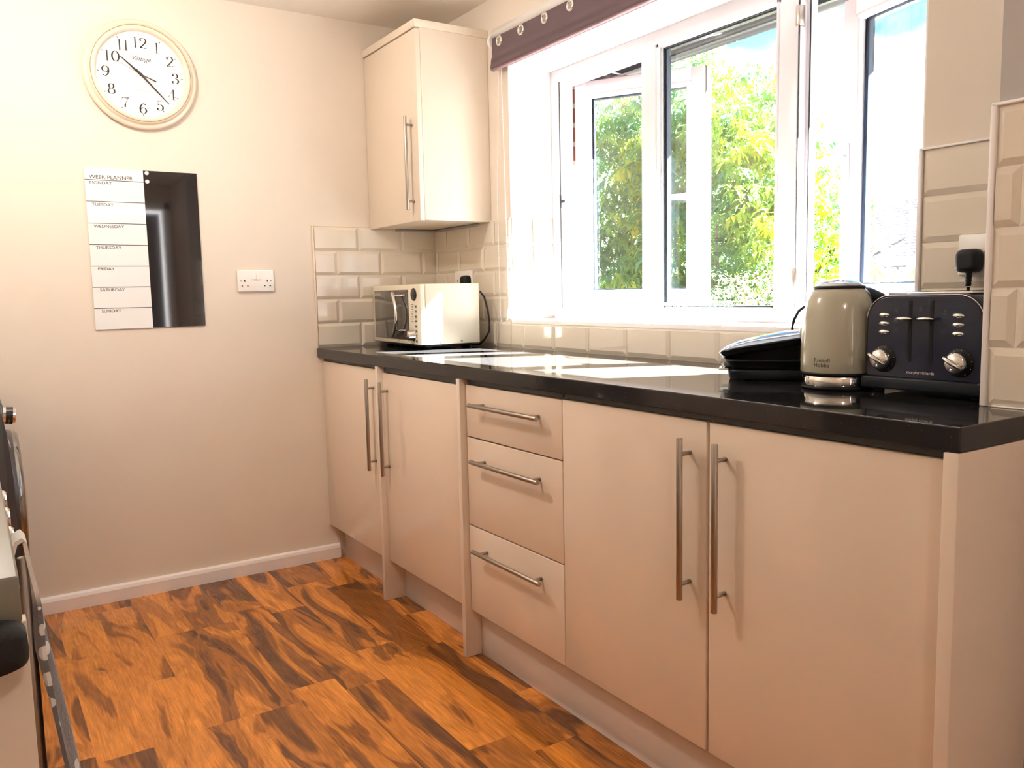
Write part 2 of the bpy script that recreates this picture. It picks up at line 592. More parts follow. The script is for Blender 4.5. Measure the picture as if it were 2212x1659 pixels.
def brick_mat(name, c1, c2, mortar, scale=1.0, axis='xz'):
    m = bpy.data.materials.new(name)
    m.use_nodes = True
    t = m.node_tree
    b = t.nodes['Principled BSDF']
    b.inputs['Roughness'].default_value = 0.95
    b.inputs['Specular IOR Level'].default_value = 0.0
    tcn = t.nodes.new('ShaderNodeTexCoord')
    sp = t.nodes.new('ShaderNodeSeparateXYZ')
    t.links.new(tcn.outputs['Object'], sp.inputs[0])
    cb = t.nodes.new('ShaderNodeCombineXYZ')
    if axis == 'xz':
        ad = t.nodes.new('ShaderNodeMath'); ad.operation = 'ADD'
        t.links.new(sp.outputs[0], ad.inputs[0]); t.links.new(sp.outputs[1], ad.inputs[1])
        t.links.new(ad.outputs[0], cb.inputs[0]); t.links.new(sp.outputs[2], cb.inputs[1])
    else:
        t.links.new(sp.outputs[0], cb.inputs[0]); t.links.new(sp.outputs[1], cb.inputs[1])
    bk = t.nodes.new('ShaderNodeTexBrick')
    bk.inputs['Scale'].default_value = scale
    bk.inputs['Color1'].default_value = (*c1, 1)
    bk.inputs['Color2'].default_value = (*c2, 1)
    bk.inputs['Mortar'].default_value = (*mortar, 1)
    bk.inputs['Brick Width'].default_value = 0.225
    bk.inputs['Row Height'].default_value = 0.075
    bk.inputs['Mortar Size'].default_value = 0.01
    t.links.new(cb.outputs[0], bk.inputs['Vector'])
    t.links.new(bk.outputs['Color'], b.inputs['Base Color'])
    return m


M['brick'] = brick_mat('red_brick', (0.20, 0.07, 0.045), (0.14, 0.05, 0.035), (0.35, 0.32, 0.28))
M['brick_far'] = brick_mat('pinkish_brick', (0.060, 0.042, 0.045), (0.045, 0.032, 0.036), (0.075, 0.065, 0.065))
M['rooftile'] = brick_mat('roof_tiles', (0.034, 0.031, 0.034), (0.040, 0.036, 0.040), (0.010, 0.009, 0.013), scale=0.9)
M['render_far'] = mat('pale_render', (0.22, 0.21, 0.21), 0.9)
M['far_trim'] = mat('far_white_trim', (0.15, 0.19, 0.20), 0.6)
M['far_glass'] = mat('far_window_glass', (0.04, 0.10, 0.14), 0.05)


def text_mesh(name, s, size, mat_, parent, origin, ux, uz, shear=0.0, align='LEFT', thick=0.0003, space=1.0, wide=1.0):
    """flat lettering laid on a surface: origin, reading direction ux, up direction uz"""
    cu = bpy.data.curves.new(name, 'FONT')
    cu.body = s
    cu.size = size
    cu.shear = shear
    cu.align_x = align
    cu.space_character = space
    cu.extrude = thick
    cu.resolution_u = 3
    tmp = bpy.data.objects.new('tmp', cu)
    COL.objects.link(tmp)
    dg = bpy.context.evaluated_depsgraph_get()
    me = bpy.data.meshes.new_from_object(tmp.evaluated_get(dg))
    bpy.data.objects.remove(tmp)
    bpy.data.curves.remove(cu)
    ux = Vector(ux).normalized(); uz = Vector(uz).normalized()
    un_ = ux.cross(uz)
    Mx = Matrix((ux*wide, uz, un_)).transposed().to_4x4()
    Mx.translation = Vector(origin)
    me.transform(Mx)
    me.materials.clear()
    me.materials.append(mat_)
    me.name = name
    o = bpy.data.objects.new(name, me)
    COL.objects.link(o)
    if parent is not None:
        o.parent = parent
        Mw = Matrix.Identity(4)
        chain = []
        p = parent
        while p is not None:
            chain.append(p); p = p.parent
        for q in reversed(chain):
            Mw = Mw @ local_matrix(q)
        me.transform(Mw.inverted())
    return o

# ================================================================== ROOM SHELL
XR, YF = 5.6, -2.42                 # far room walls
WX0, WX1, WZ0, WZ1 = 0.632, 2.322, 1.022, 1.998   # window opening in the plaster

# floor boards: one mesh, one quad per board (pattern)
bm = bmesh.new()
lay = bm.faces.layers.float_vector.new('pid')
joints = {-1.235+0.0: 0.484, -0.975: 1.205, -1.365: 1.194, -1.495: 0.82, -1.625: 0.50, -0.845: 1.69, -1.105: 1.83}
yb = -2.535
row = 0
while yb < 0.0:
    y0 = max(yb, YF); y1 = min(yb+0.13, 0.0)
    if y1 > y0+1e-4:
        j0 = None
        for ky, jx in joints.items():
            if abs(ky-yb) < 0.02:
                j0 = jx
        if j0 is None:
            j0 = (row*0.437) % 0.72
        xs = [0.0]
        x = j0-0.715*math.floor(j0/0.715)
        while x < XR:
            if x > 0.03:
                xs.append(x)
            x += 0.715
        xs.append(XR)
        for a, b_ in zip(xs, xs[1:]):
            vs = [bm.verts.new(p) for p in ((a, y0, 0), (b_, y0, 0), (b_, y1, 0), (a, y1, 0))]
            f = bm.faces.new(vs)
            f[lay] = (random.random(), random.random(), random.random())
    yb += 0.13
    row += 1
me = bpy.data.meshes.new('floor')
bm.to_mesh(me); bm.free()
me.materials.append(M['wood'])
floor = bpy.data.objects.new('floor', me)
COL.objects.link(floor)
struct(floor)

b = MB(); b.box((0, YF, HC), (XR, 0, HC+0.1)); struct(b.build('ceiling', M['ceiling']))
b = MB(); b.box((-0.12, YF-0.12, 0), (0, 0.33, HC+0.1)); struct(b.build('wall_left', M['wall']))
wb = MB()
wb.box((0, 0, 0), (WX0, 0.27, HC+0.1))
wb.box((WX1, 0, 0), (XR, 0.27, HC+0.1))
wb.box((WX0, 0, 0), (WX1, 0.27, WZ0-0.012))
wb.box((WX0, 0, WZ1), (WX1, 0.27, HC+0.1))
wall_back = struct(wb.build('wall_back', M['wall']))
we = MB()
we.box((-0.12, 0.2702, -2.7), (0.645, 0.345, 2.14))
we.box((2.30, 0.2702, -2.7), (XR, 0.345, 2.14))
we.box((0.645, 0.2702, -2.7), (2.30, 0.345, 1.0))
we.box((0.645, 0.2702, 1.985), (2.30, 0.345, 2.14))
struct(we.build('wall_outside', M['brick']))
# wall end on the right that stands forward of the window wall
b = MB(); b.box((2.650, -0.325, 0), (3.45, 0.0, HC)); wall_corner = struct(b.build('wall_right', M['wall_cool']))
# the rest of the room behind the camera
b = MB()
b.box((XR, YF-0.12, 0), (XR+0.12, -0.99, HC+0.1)); b.box((XR, -0.09, 0), (XR+0.12, 0.27, HC+0.1)); b.box((XR, -0.99, 2.03), (XR+0.12, -0.09, HC+0.1))
struct(b.build('wall_far', M['wall']))
b = MB(); b.box((-0.12, YF-0.12, 0), (XR, YF, HC+0.1))
struct(b.build('wall_front', M['wall']))
# door into the hall behind the camera
d1 = struct(empty('door_1', (XR, -0.54, 0)))
b = MB(); b.box((XR+0.02, -0.95, 0.005), (XR+0.06, -0.13, 1.99), 0.004)
for z0 in (0.25, 1.1):
    for y0 in (-0.86, -0.50):
        b.box((XR+0.012, y0, z0), (XR+0.03, y0+0.3, z0+0.68), 0.006)
b.build('door_panel', M['door_grey'], d1)
b = MB(); b.box((XR-0.015, -1.05, 0), (XR, -0.99, 2.09)); b.box((XR-0.015, -0.09, 0), (XR, -0.03, 2.09)); b.box((XR-0.015, -1.05, 2.03), (XR, -0.03, 2.09))
b.build('door_frame', M['white'], d1)
b = MB(); b.cyl((XR+0.02, -0.88, 1.0), (XR-0.03, -0.88, 1.0), 0.01); b.cyl((XR-0.03, -0.88, 1.0), (XR-0.03, -0.76, 1.0), 0.009)
b.build('door_handle', M['steel'], d1)
# skirting board on the clock wall
sk = [(0.0, 0.0), (0.018, 0.0), (0.018, 0.045), (0.014, 0.056), (0.005, 0.061), (0, 0.061)]
b = MB(); b.prism(sk, 'y', YF, -0.520); struct(b.build('baseboard_left', M['white']))

# ---------------------------------------------------------------- metro tiles (children of the walls they cover)
def tiles(rects, org, ux, uz, n, name, parent, bev=0.012, th=0.0075, gr=0.0012):
    """rects: (u0,u1,v0,v1,cutL,cutR,cutB,cutT) on the plane org+u*ux+v*uz, normal n"""
    org, ux, uz, n = map(Vector, (org, ux, uz, n))
    b_ = MB()
    for (u0, u1, v0, v1, cl, cr_, cb_, ct) in rects:
        u0 += gr; u1 -= gr; v0 += gr; v1 -= gr
        if u1-u0 < 0.004 or v1-v0 < 0.004:
            continue
        def ring(ins, h):
            a0 = u0+(0.0015 if cl and ins else ins); a1 = u1-(0.0015 if cr_ and ins else ins)
            c0 = v0+(0.0015 if cb_ and ins else ins); c1 = v1-(0.0015 if ct and ins else ins)
            return [org+ux*p+uz*q+n*h for p, q in ((a0, c0), (a1, c0), (a1, c1), (a0, c1))]
        b_.loft([ring(0, 0.0), ring(0, th*0.35), ring(min(bev, (u1-u0)*0.4, (v1-v0)*0.4), th)], cap=False, smooth=False)
        q = ring(min(bev, (u1-u0)*0.4, (v1-v0)*0.4), th)
        b_.quad(q)
    return b_.build(name, M['tile'], parent)


RP, TW = 0.1015, 0.2015
Z0T = H+0.001
def rows_rects(a, b_, offs, nrows=5, zmax=None):
    R = []
    for k in range(nrows):
        v0 = Z0T+k*RP; v1 = v0+RP
        ct = False
        if zmax and v1 > zmax:
            v1 = zmax; ct = True
        x = offs[k]
        while x > a:
            x -= TW
        while x < b_-1e-3:
            x0 = max(x, a); x1 = min(x+TW, b_)
            R.append((x0, x1, v0, v1, x0 > x+1e-4, x1 < x+TW-1e-4, False, ct))
            x += TW
    return R

# on the clock wall (u runs along +y from the left trim to the corner)
R = rows_rects(-0.575, -0.001, [-0.377, -0.4765, -0.377, -0.4765, -0.377])
tiles(R, (0.002, 0, 0), (0, 1, 0), (0, 0, 1), (1, 0, 0), 'wall_tiles', bpy.data.objects['wall_left'])
b = MB(); b.box((0, -0.575, H), (0.003, 0.0, Z0T+5*RP)); b.build('grout', M['grout'], bpy.data.objects['wall_left'])
b = MB(); b.box((0, -0.581, H), (0.011, -0.575, Z0T+5*RP+0.002), 0.001); b.box((0, -0.581, Z0T+5*RP), (0.006, -0.0, Z0T+5*RP+0.003))
b.build('tile_trim', M['clock_rim'], bpy.data.objects['wall_left'])
# on the window wall
offs = [0.5155, 0.431, 0.5155, 0.431, 0.5155]
R = rows_rects(0.0105, WX0, offs)
R += [(u0, u1, v0, v1, a, b_, c, True) for (u0, u1, v0, v1, a, b_, c, d) in rows_rects(WX0, 2.318, offs, 1, 1.006)]
R += rows_rects(2.325, 2.649, [2.325]*5)
tiles(R, (0, -0.002, 0), (1, 0, 0), (0, 0, 1), (0, -1, 0), 'wall_tiles', wall_back)
b = MB(); b.box((0.0, -0.003, H), (WX0, 0, Z0T+5*RP)); b.box((WX0, -0.003, H), (2.318, 0, 1.008)); b.box((2.318, -0.003, H), (2.65, 0, Z0T+5*RP))
b.build('grout', M['grout'], wall_back)
b = MB(); b.box((2.316, -0.011, 1.02), (2.325, 0.0, Z0T+5*RP+0.003), 0.001); b.box((2.316, -0.011, Z0T+5*RP), (2.65, 0.0, Z0T+5*RP+0.005), 0.001)
b.build('tile_trim', M['white'], wall_back)
# inside the left reveal of the window
R = [(0.002, 0.10, max(1.034, Z0T+k*RP), Z0T+(k+1)*RP, False, False, k == 1, False) for k in range(1, 5)]
R += [(0.10, 0.2, max(1.034, Z0T+k*RP), Z0T+(k+1)*RP, True, True, k == 1, False) for k in range(1, 5)]
tiles(R, (WX0+0.001, 0, 0), (0, 1, 0), (0, 0, 1), (1, 0, 0), 'reveal_tiles', wall_back, th=0.006)
# on the wall end at the right
offs = [2.650, 2.693, 2.650, 2.693, 2.650]
PY = -0.325
R = rows_rects(2.650, 3.44, offs)
tiles(R, (0, PY-0.001, 0), (1, 0, 0), (0, 0, 1), (0, -1, 0), 'wall_tiles', wall_corner)
b = MB(); b.box((2.648, PY-0.003, H), (3.45, PY, Z0T+5*RP)); b.build('grout', M['grout'], wall_corner)
b = MB(); b.box((2.640, PY-0.010, H), (2.650, PY+0.004, Z0T+5*RP+0.005), 0.002); b.box((2.640, PY-0.010, Z0T+5*RP), (3.45, PY+0.003, Z0T+5*RP+0.006), 0.002)
b.build('tile_trim', M['white'], wall_corner)
b = MB(); b.box((2.66, PY-0.009, H), (3.2, PY-0.004, H+0.003), 0.001); b.build('sealant', M['white'], wall_corner)
# grey strip at the top of the tiles under the wall cabinet
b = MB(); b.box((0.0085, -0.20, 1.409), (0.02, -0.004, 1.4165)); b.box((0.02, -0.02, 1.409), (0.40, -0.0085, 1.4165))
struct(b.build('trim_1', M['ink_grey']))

# ================================================================== WINDOW 1
win = struct(empty('window_1', (1.48, 0.235, 1.02)))
FY0, FY1 = 0.20, 0.268
FZ0, FZ1 = 1.032, 1.992
frm = MB()
def rail(x0, x1, z0, z1, y0=FY0, y1=FY1, bev=0.004):
    frm.box((x0, y0, z0), (x1, y1, z1), bev)
rail(0.633, 0.690, FZ0-0.007, FZ1+0.004, 0.1996, 0.2682)
rail(2.272, 2.321, FZ0-0.007, FZ1+0.004, 0.1996, 0.2682)
rail(0.634, 2.320, FZ0-0.008, FZ0+0.033)
rail(0.634, 2.320, FZ1-0.045, FZ1+0.005)
rail(1.168, 1.238, FZ0+0.02, FZ1-0.02, 0.1992, 0.2675)
rail(1.757, 1.822, FZ0+0.02, FZ1-0.02, 0.1992, 0.2675)
# stepped rebates behind the opening lights
for (x0, x1) in ((0.690, 1.168), (1.822, 2.272)):
    if x0 > 1: frm.box((x0-0.002, 0.235, FZ0+0.03), (x0+0.010, FY1+0.002, FZ1-0.04), 0.002)
    frm.box((x1-0.016, 0.235, FZ0+0.03), (x1+0.002, FY1+0.002, FZ1-0.04), 0.002)
    frm.box((x0, 0.235, FZ0+0.03), (x1, FY1+0.002, FZ0+0.045), 0.002)
    frm.box((x0, 0.235, FZ1-0.055), (x1, FY1+0.002, FZ1-0.04), 0.002)
frm.build('window_frame', M['upvc'], win)
# glazing beads of the fixed middle light
b = MB()
gx0, gx1, gz0, gz1 = 1.258, 1.742, 1.070, 1.936
for k, (ins, yy0, yy1) in enumerate(((0.0, 0.204, 0.222), (0.006, 0.200, 0.212))):
    o_ = 0.021-ins
    b.box((gx0-o_, yy0, gz0-0.012+ins), (gx0-0.001, yy1, gz1+o_), 0.003)
    b.box((gx1+0.001, yy0, gz0-0.012+ins), (gx1+o_-0.005, yy1, gz1+o_), 0.003)
    b.box((gx0-o_, yy0, gz0-0.012+ins), (gx1+o_-0.005, yy1, gz0-0.001), 0.003)
    b.box((gx0-o_, yy0, gz1+0.001), (gx1+o_-0.005, yy1, gz1+o_), 0.003)
b.build('glazing_bead', M['upvc'], win)
b = MB()
for (x0, x1, z0, z1) in ((gx0-0.004, gx0+0.0015, gz0-0.004, gz1+0.004), (gx1-0.0015, gx1+0.004, gz0-0.004, gz1+0.004), (gx0, gx1, gz0-0.004, gz0+0.0015), (gx0, gx1, gz1-0.0015, gz1+0.004)):
    b.box((x0, 0.219, z0), (x1, 0.226, z1))
b.build('gasket', M['gasket'], win)
b = MB()
for (x0, x1, z0, z1) in ((gx0-0.006, gx0+0.010, gz0-0.006, gz1+0.006), (gx1-0.006, gx1+0.006, gz0-0.006, gz1+0.006), (gx0, gx1, gz0-0.006, gz0+0.006), (gx0, gx1, gz1-0.006, gz1+0.006)):
    b.box((x0, 0.2265, z0), (x1, 0.2445, z1))
b.build('glazing_spacer', M['spacer'], win)
b = MB(); b.box((gx0-0.005, 0.2245, gz0-0.005), (gx1+0.005, 0.226, gz1+0.005)); b.box((gx0-0.005, 0.2455, gz0-0.005), (gx1+0.005, 0.247, gz1+0.005))
b.build('pane', M['glass'], win)
# rubber gasket lines round the opening lights
b = MB()
for x0 in (0.6885, 1.822):
    b.box((x0, 0.1992, FZ0+0.034), (x0+0.003, 0.2025, FZ1-0.045))
b.box((1.8335, 0.2330, FZ0+0.04), (1.8370, 0.2352, FZ1-0.05))
b.build('gasket', M['gasket'], win)
# sill board
b = MB(); b.box((WX0, -0.004, 1.010), (2.318, 0.202, 1.026), 0.003); b.build('window_sill', M['white'], win)
# plastered reveals painted white
b = MB()
b.box((WX0, 0.0, 1.425), (WX0+0.002, 0.2, WZ1)); b.box((WX1-0.004, -0.0, 1.026), (WX1, 0.2, WZ1)); b.box((WX0, 0.0, WZ1-0.003), (WX1, 0.2, WZ1))
b.build('reveal_lining', M['white'], win)
b = MB(); b.box((0.648, 0.325, 0.985), (2.31, 0.40, 1.0)); b.box((0.662, 0.2705, 1.0005), (2.298, 0.35, 1.026), 0.004); b.build('outer_sill', M['upvc'], win)


def sash(name, hx, hy, width, th, flip, handle_x=None):
    """opening light hinged at (hx,hy); local u runs along the sash from its hinge, n points indoors"""
    s_ = -1.0 if flip else 1.0
    u = Vector((s_*math.cos(th), math.sin(th), 0))
    n = Vector((s_*math.sin(th), -math.cos(th), 0))   # indoor side
    if flip:
        n = Vector((-math.sin(th), -math.cos(th), 0))
    Mx = Matrix((u, n, Vector((0, 0, 1)))).transposed().to_4x4()
    Mx.translation = Vector((hx, hy, 0))
    z0, z1 = FZ0+0.036, FZ1-0.042
    sw, tk = 0.050, 0.058
    root = empty(name, (hx, hy, z0))
    root.parent = win
    root.location = Vector((hx, hy, z0))-win.location
    b = MB()
    for (a0, a1, c0, c1) in ((0, sw, z0, z1), (width-sw, width, z0, z1), (sw-0.002, width-sw+0.002, z0, z0+sw), (sw-0.002, width-sw+0.002, z1-sw, z1)):
        b.box((a0, -tk, c0), (a1, 0, c1), 0.003, M=Mx)
    # overlap flange on the outdoor side
    for (a0, a1, c0, c1) in ((-0.0, 0.02, z0-0.006, z1+0.006), (width-0.02, width+0.012, z0-0.006, z1+0.006), (0, width, z0-0.006, z0+0.02), (0, width, z1-0.02, z1+0.006)):
        b.box((a0, -tk-0.006, c0), (a1, -tk+0.014, c1), 0.002, M=Mx)
    b.build('sash_frame', M['upvc'], root)
    b = MB()
    i0, i1, k0, k1 = sw, width-sw, z0+sw, z1-sw
    bd = 0.016
    for (a0, a1, c0, c1) in ((i0-0.002, i0+bd, k0, k1), (i1-bd, i1+0.002, k0, k1), (i0, i1, k0-0.002, k0+bd), (i0, i1, k1-bd, k1+0.002)):
        b.box((a0, -0.024, c0), (a1, 0.002, c1), 0.006, M=Mx)
    b.build('glazing_bead', M['upvc'], root)
    b = MB()
    q0, q1, p0, p1 = i0+bd-0.001, i1-bd+0.001, k0+bd-0.001, k1-bd+0.001
    for (a0, a1, c0, c1) in ((q0-0.004, q0+0.007, p0, p1), (q1-(0.012 if flip else 0.007), q1+0.004, p0, p1), (q0, q1, p0-0.004, p0+0.006), (q0, q1, p1-0.006, p1+0.004)):
        b.box((a0, -0.044, c0), (a1, -0.0245, c1), M=Mx)
    b.build('glazing_spacer', M['spacer'], root)
    b = MB()
    b.box((q0-0.004, -0.026, p0-0.004), (q1+0.004, -0.0245, p1+0.004), M=Mx)
    b.box((q0-0.004, -0.046, p0-0.004), (q1+0.004, -0.0445, p1+0.004), M=Mx)
    b.build('pane', M['glass'], root)
    # black seal round the outer edge
    b = MB()
    for (a0, a1, c0, c1) in ((-0.001, 0.004, z0, z1), (width-0.001, width+0.003, z0, z1), (0, width, z0-0.003, z0+0.001), (0, width, z1-0.001, z1+0.003)):
        b.box((a0, -0.030, c0), (a1, -0.022, c1), M=Mx)
    b.build('seal', M['gasket'], root)
    # espagnolette handle on the free stile
    hu = width-sw/2
    zc = 1.500 if flip else 1.475
    b = MB()
    b.box((hu-0.013, 0, zc-0.075), (hu+0.013, 0.009, zc+0.045), 0.004, M=Mx)
    b.cyl(Mx @ Vector((hu, 0.005, zc)), Mx @ Vector((hu, 0.034, zc)), 0.011)
    hd = 1.0 if flip else -1.0
    b.loft([[Mx @ Vector((hu+hd*d_, 0.036+dy_, zc+dz_)) for dy_, dz_ in ((-h_, -w__), (-h_, w__), (h_, w__), (h_, -w__))] for d_, h_, w__ in ((-0.016, 0.006, 0.010), (0.01, 0.008, 0.013), (0.05, 0.007, 0.011), (0.098, 0.005, 0.010), (0.106, 0.003, 0.006))])
    b.build('sash_handle', M['upvc'], root)
    # friction stays top and bottom
    b = MB()
    for zz in (z0-0.004, z1+0.002):
        p = Vector((hx, hy-0.012, zz)); q = Mx @ Vector((width*0.42, -0.03, zz))
        f_ = Vector((hx+s_*0.20, hy-0.012, zz))
        b.tube([f_, q], 0.0035, 6)
        b.box((min(hx, hx+s_*0.26), hy-0.02, zz-0.002), (max(hx, hx+s_*0.26), hy-0.006, zz+0.002))
    b.build('friction_stay', M['steel'], root)
    return root


sash('left_casement', 0.698, 0.270, 0.515, math.radians(30), False)
sash('right_casement', 2.268, 0.283, 0.455, math.radians(14), True)
# small fittings on the frame
b = MB()
for z in (1.885, 1.155):
    b.box((1.8125, 0.197, z-0.028), (1.824, 0.201, z+0.028), 0.002)
    b.box((1.822, 0.199, z-0.028), (1.8265, 0.222, z+0.028), 0.002)
b.build('strike_plate', M['steel'], win)
b = MB()
b.box((0.6865, 0.1975, 1.462), (0.6960, 0.2005, 1.512)); b.box((0.690, 0.200, 1.482), (0.720, 0.2045, 1.492)); b.build('stay_bracket', M['gasket'], win)

# eaves outside, over the window
ev = struct(empty('trim_2', (1.4, 0.5, 2.13)))
b = MB(); b.box((-1.5, 0.346, 2.115), (5.5, 0.72, 2.13)); b.prism([(0.346, 2.02), (0.36, 2.015), (0.365, 2.115), (0.346, 2.115)], 'x', -1.5, 5.5)
for y in (0.42, 0.52, 0.62):
    b.box((-1.5, y, 2.1135), (5.5, y+0.006, 2.116))
b.build('soffit', M['soffit'], ev)
b = MB(); b.box((-1.5, 0.721, 2.092), (5.5, 0.74, 2.27)); b.build('fascia', M['fascia'], ev)
b = MB()
gut = [(0.80-0.056*math.cos(a), 2.180-0.085*math.sin(a)) for a in np.linspace(0, PI, 14)]
gut += [(0.80+0.052*math.cos(a), 2.180-0.080*math.sin(a)) for a in np.linspace(0, PI, 14)]
b.prism(gut, 'x', -1.5, 5.5, smooth=True)
b.build('gutter', M['fascia'], ev)
for x in (-0.36, 0.33, 1.02, 1.71):
    b = MB(); b.prism([(0.35, 2.05), (0.36, 2.04), (0.72, 2.111), (0.72, 2.1125), (0.36, 2.055)], 'x', x, x+0.03)
    b.build('gutter_bracket', M['white_plastic'], ev)

# ================================================================== BASE CABINETS
YD = -0.563     # face of the doors
def bar_handle_v(x, z0, z1, parent, y=YD, off=0.031, r=0.0068, inset=0.034):
    b = MB()
    b.cyl((x, y-off, z0), (x, y-off, z1), r, bev=0.0008)
    for z in (z0+inset, z1-inset):
        b.cyl((x, y, z), (x, y-off, z), 0.0048, seg=14)
    return b.build('bar_handle', M['steel'], parent)

def bar_handle_h(x0, x1, z, parent, y=YD, off=0.031, r=0.0068, inset=0.034):
    b = MB()
    b.cyl((x0, y-off, z), (x1, y-off, z), r, bev=0.0008)
    for x in (x0+inset, x1-inset):
        b.cyl((x, y, z), (x, y-off, z), 0.0048, seg=14)
    return b.build('bar_handle', M['steel'], parent)

def door(x0, x1, z0, z1, parent, y=YD, name='door', mt='cab'):
    b = MB(); b.box((x0, y, z0), (x1, y+0.018, z1), 0.0016)
    return b.build(name, M[mt], parent)

G = 'base units under the worktop'
c1 = empty('base_cabinet', (0.30, -0.3, 0.15), 'narrow-looking cream base cabinet in the corner, its bar handle at the right edge', 'cabinet', G)
b = MB(); b.box((0.002, YD+0.022, 0.150), (0.600, -0.02, H-0.042)); b.box((0.001, YD+0.004, 0.150), (0.010, YD+0.022, 0.868)); b.build('carcass', M['cab_matt'], c1)
b = MB(); b.box((0.012, YD+0.006, 0.865), (0.600, YD+0.02, H-0.040)); b.build('gap_shade', M['gapdark'], c1)  # dark strip standing in for the shaded gap above the door
dd = door(0.012, 0.601, 0.153, 0.862, c1); bar_handle_v(0.541, 0.4815, 0.8255, dd)
c2 = empty('base_cabinet', (0.91, -0.3, 0.15), 'cream base door between two floor-length panels, bar handle at its left edge', 'cabinet', G)
b = MB(); b.box((0.624, YD+0.022, 0.150), (1.203, -0.02, H-0.042)); b.build('carcass', M['cab_matt'], c2)
dd = door(0.624, 1.201, 0.153, 0.853, c2); bar_handle_v(0.661, 0.480, 0.823, dd)
b = MB(); b.box((0.624, YD+0.006, 0.856), (1.203, YD+0.02, H-0.040)); b.build('gap_shade', M['gapdark'], c2)
c3 = empty('drawer_unit', (1.47, -0.3, 0.15), 'cream unit of three stacked drawers with horizontal bar handles', 'drawers', G)
b = MB(); b.box((1.227, YD+0.022, 0.150), (1.718, -0.02, H-0.042)); b.build('carcass', M['cab_matt'], c3)
b = MB(); b.box((1.229, YD+0.006, 0.861), (1.7165, YD+0.02, H-0.040)); b.build('gap_shade', M['gapdark'], c3)
for z0, z1, hz in ((0.702, 0.858, 0.804), (0.428, 0.698, 0.635), (0.153, 0.424, 0.361)):
    dr = door(1.229, 1.7165, z0, z1, c3, name='drawer_front'); bar_handle_h(1.2975, 1.6485, hz, dr)
c4 = empty('double_base_cabinet', (2.22, -0.3, 0.15), 'wide cream double cabinet at the near end, two tall bar handles side by side', 'cabinet', G)
b = MB(); b.box((1.720, YD+0.022, 0.150), (2.642, -0.02, H-0.042)); b.box((2.642, YD+0.022, 0.150), (2.7185, -0.342, H-0.042)); b.build('carcass', M['cab_matt'], c4)
dd = door(1.7195, 2.2145, 0.153, 0.860, c4); bar_handle_v(2.1685, 0.478, 0.824, dd)
dd = door(2.2225, 2.7185, 0.153, 0.860, c4); bar_handle_v(2.2665, 0.480, 0.825, dd)
b = MB(); b.box((1.720, YD+0.007, 0.862), (2.7185, YD+0.02, H-0.040)); b.build('gap_shade', M['gapdark'], c4)

PG = 'floor-length panels between the base units'
for (x0, x1, y1, lab) in ((0.603, 0.622, -0.02, 'slim cream end panel between the corner door and the second door'),
                          (1.205, 1.2255, -0.02, 'slim cream end panel just left of the drawers'),
                          (2.7205, 2.7445, -0.342, 'thick cream end panel closing the near end of the units')):
    b = MB(); b.box((x0, -0.5835, 0.001), (x1, y1, H-0.0405), 0.0012)
    o = b.build('end_panel', M['cab_matt'], None)
    tag(o, lab, 'panel', PG)
KG = 'kick boards below the base units'
for (x0, x1, y, lab) in ((0.020, 0.602, -0.500, 'short kickboard under the corner cabinet beside the skirting'),
                         (0.623, 1.204, -0.502, 'kickboard between the two floor-length panels'),
                         (1.2265, 2.719, -0.528, 'long pale kickboard below the drawers and the double cabinet')):
    b = MB(); b.box((x0, y, 0.001), (x1, y+0.016, 0.149), 0.001)
    o = b.build('plinth', M['plinth'], None); tag(o, lab, 'plinth', KG)

# worktop: an L-notched slab round the wall end
wt = MB()
poly = [(0.001, -D), (2.7445, -D), (2.7445, -0.338), (2.638, -0.338), (2.638, -0.012), (0.011, -0.012), (0.001, -0.575)]
poly = [(0.001, -D), (2.7445, -D), (2.7445, -0.3355), (2.6385, -0.3355), (2.6385, -0.001), (0.001, -0.001)]
wt.prism(poly, 'z', H-0.039, H)
o = wt.build('worktop', M['worktop'])
bv = o.modifiers.new('b', 'BEVEL'); bv.width = 0.0022; bv.segments = 2; bv.limit_method = 'ANGLE'
tag(o, 'long glossy black sparkle worktop running under the window', 'worktop')


# ================================================================== WALL CABINET
wc = empty('wall_cabinet', (0.24, -0.15, 1.418), 'cream wall cabinet with one door hung in the corner above the microwave', 'cabinet')
b = MB()
b.box((0.002, -0.297, 1.4265), (0.4700, -0.001, 2.132))
b.box((0.4705, -0.2995, 1.418), (0.4885, -0.001, 2.133), 0.001)
b.box((0.004, -0.296, 1.420), (0.470, -0.012, 1.426))
b.build('carcass', M['cab_wall'], wc)
dd = MB(); dd.box((0.003, -0.3195, 1.4165), (0.4885, -0.3005, 2.129), 0.0015); dd = dd.build('door', M['cab_wall'], wc)
b = MB(); b.cyl((0.4405, -0.349, 1.459), (0.4405, -0.349, 1.812), 0.0062, bev=0.0008)
for z in (1.491, 1.780):
    b.cyl((0.4405, -0.3195, z), (0.4405, -0.349, z), 0.0045, seg=14)
b.build('bar_handle', M['steel'], dd)
b = MB(); b.box((0.002, -0.3235, 2.1335), (0.4925, -0.001, 2.162), 0.001); b.build('top_board', M['cab_wall'], wc)
for z in (2.10, 1.45):
    b = MB(); b.cyl((0.4886, -0.045, z), (0.4893, -0.045, z), 0.005); b.build('screw_cap', M['mw_cream'], wc)

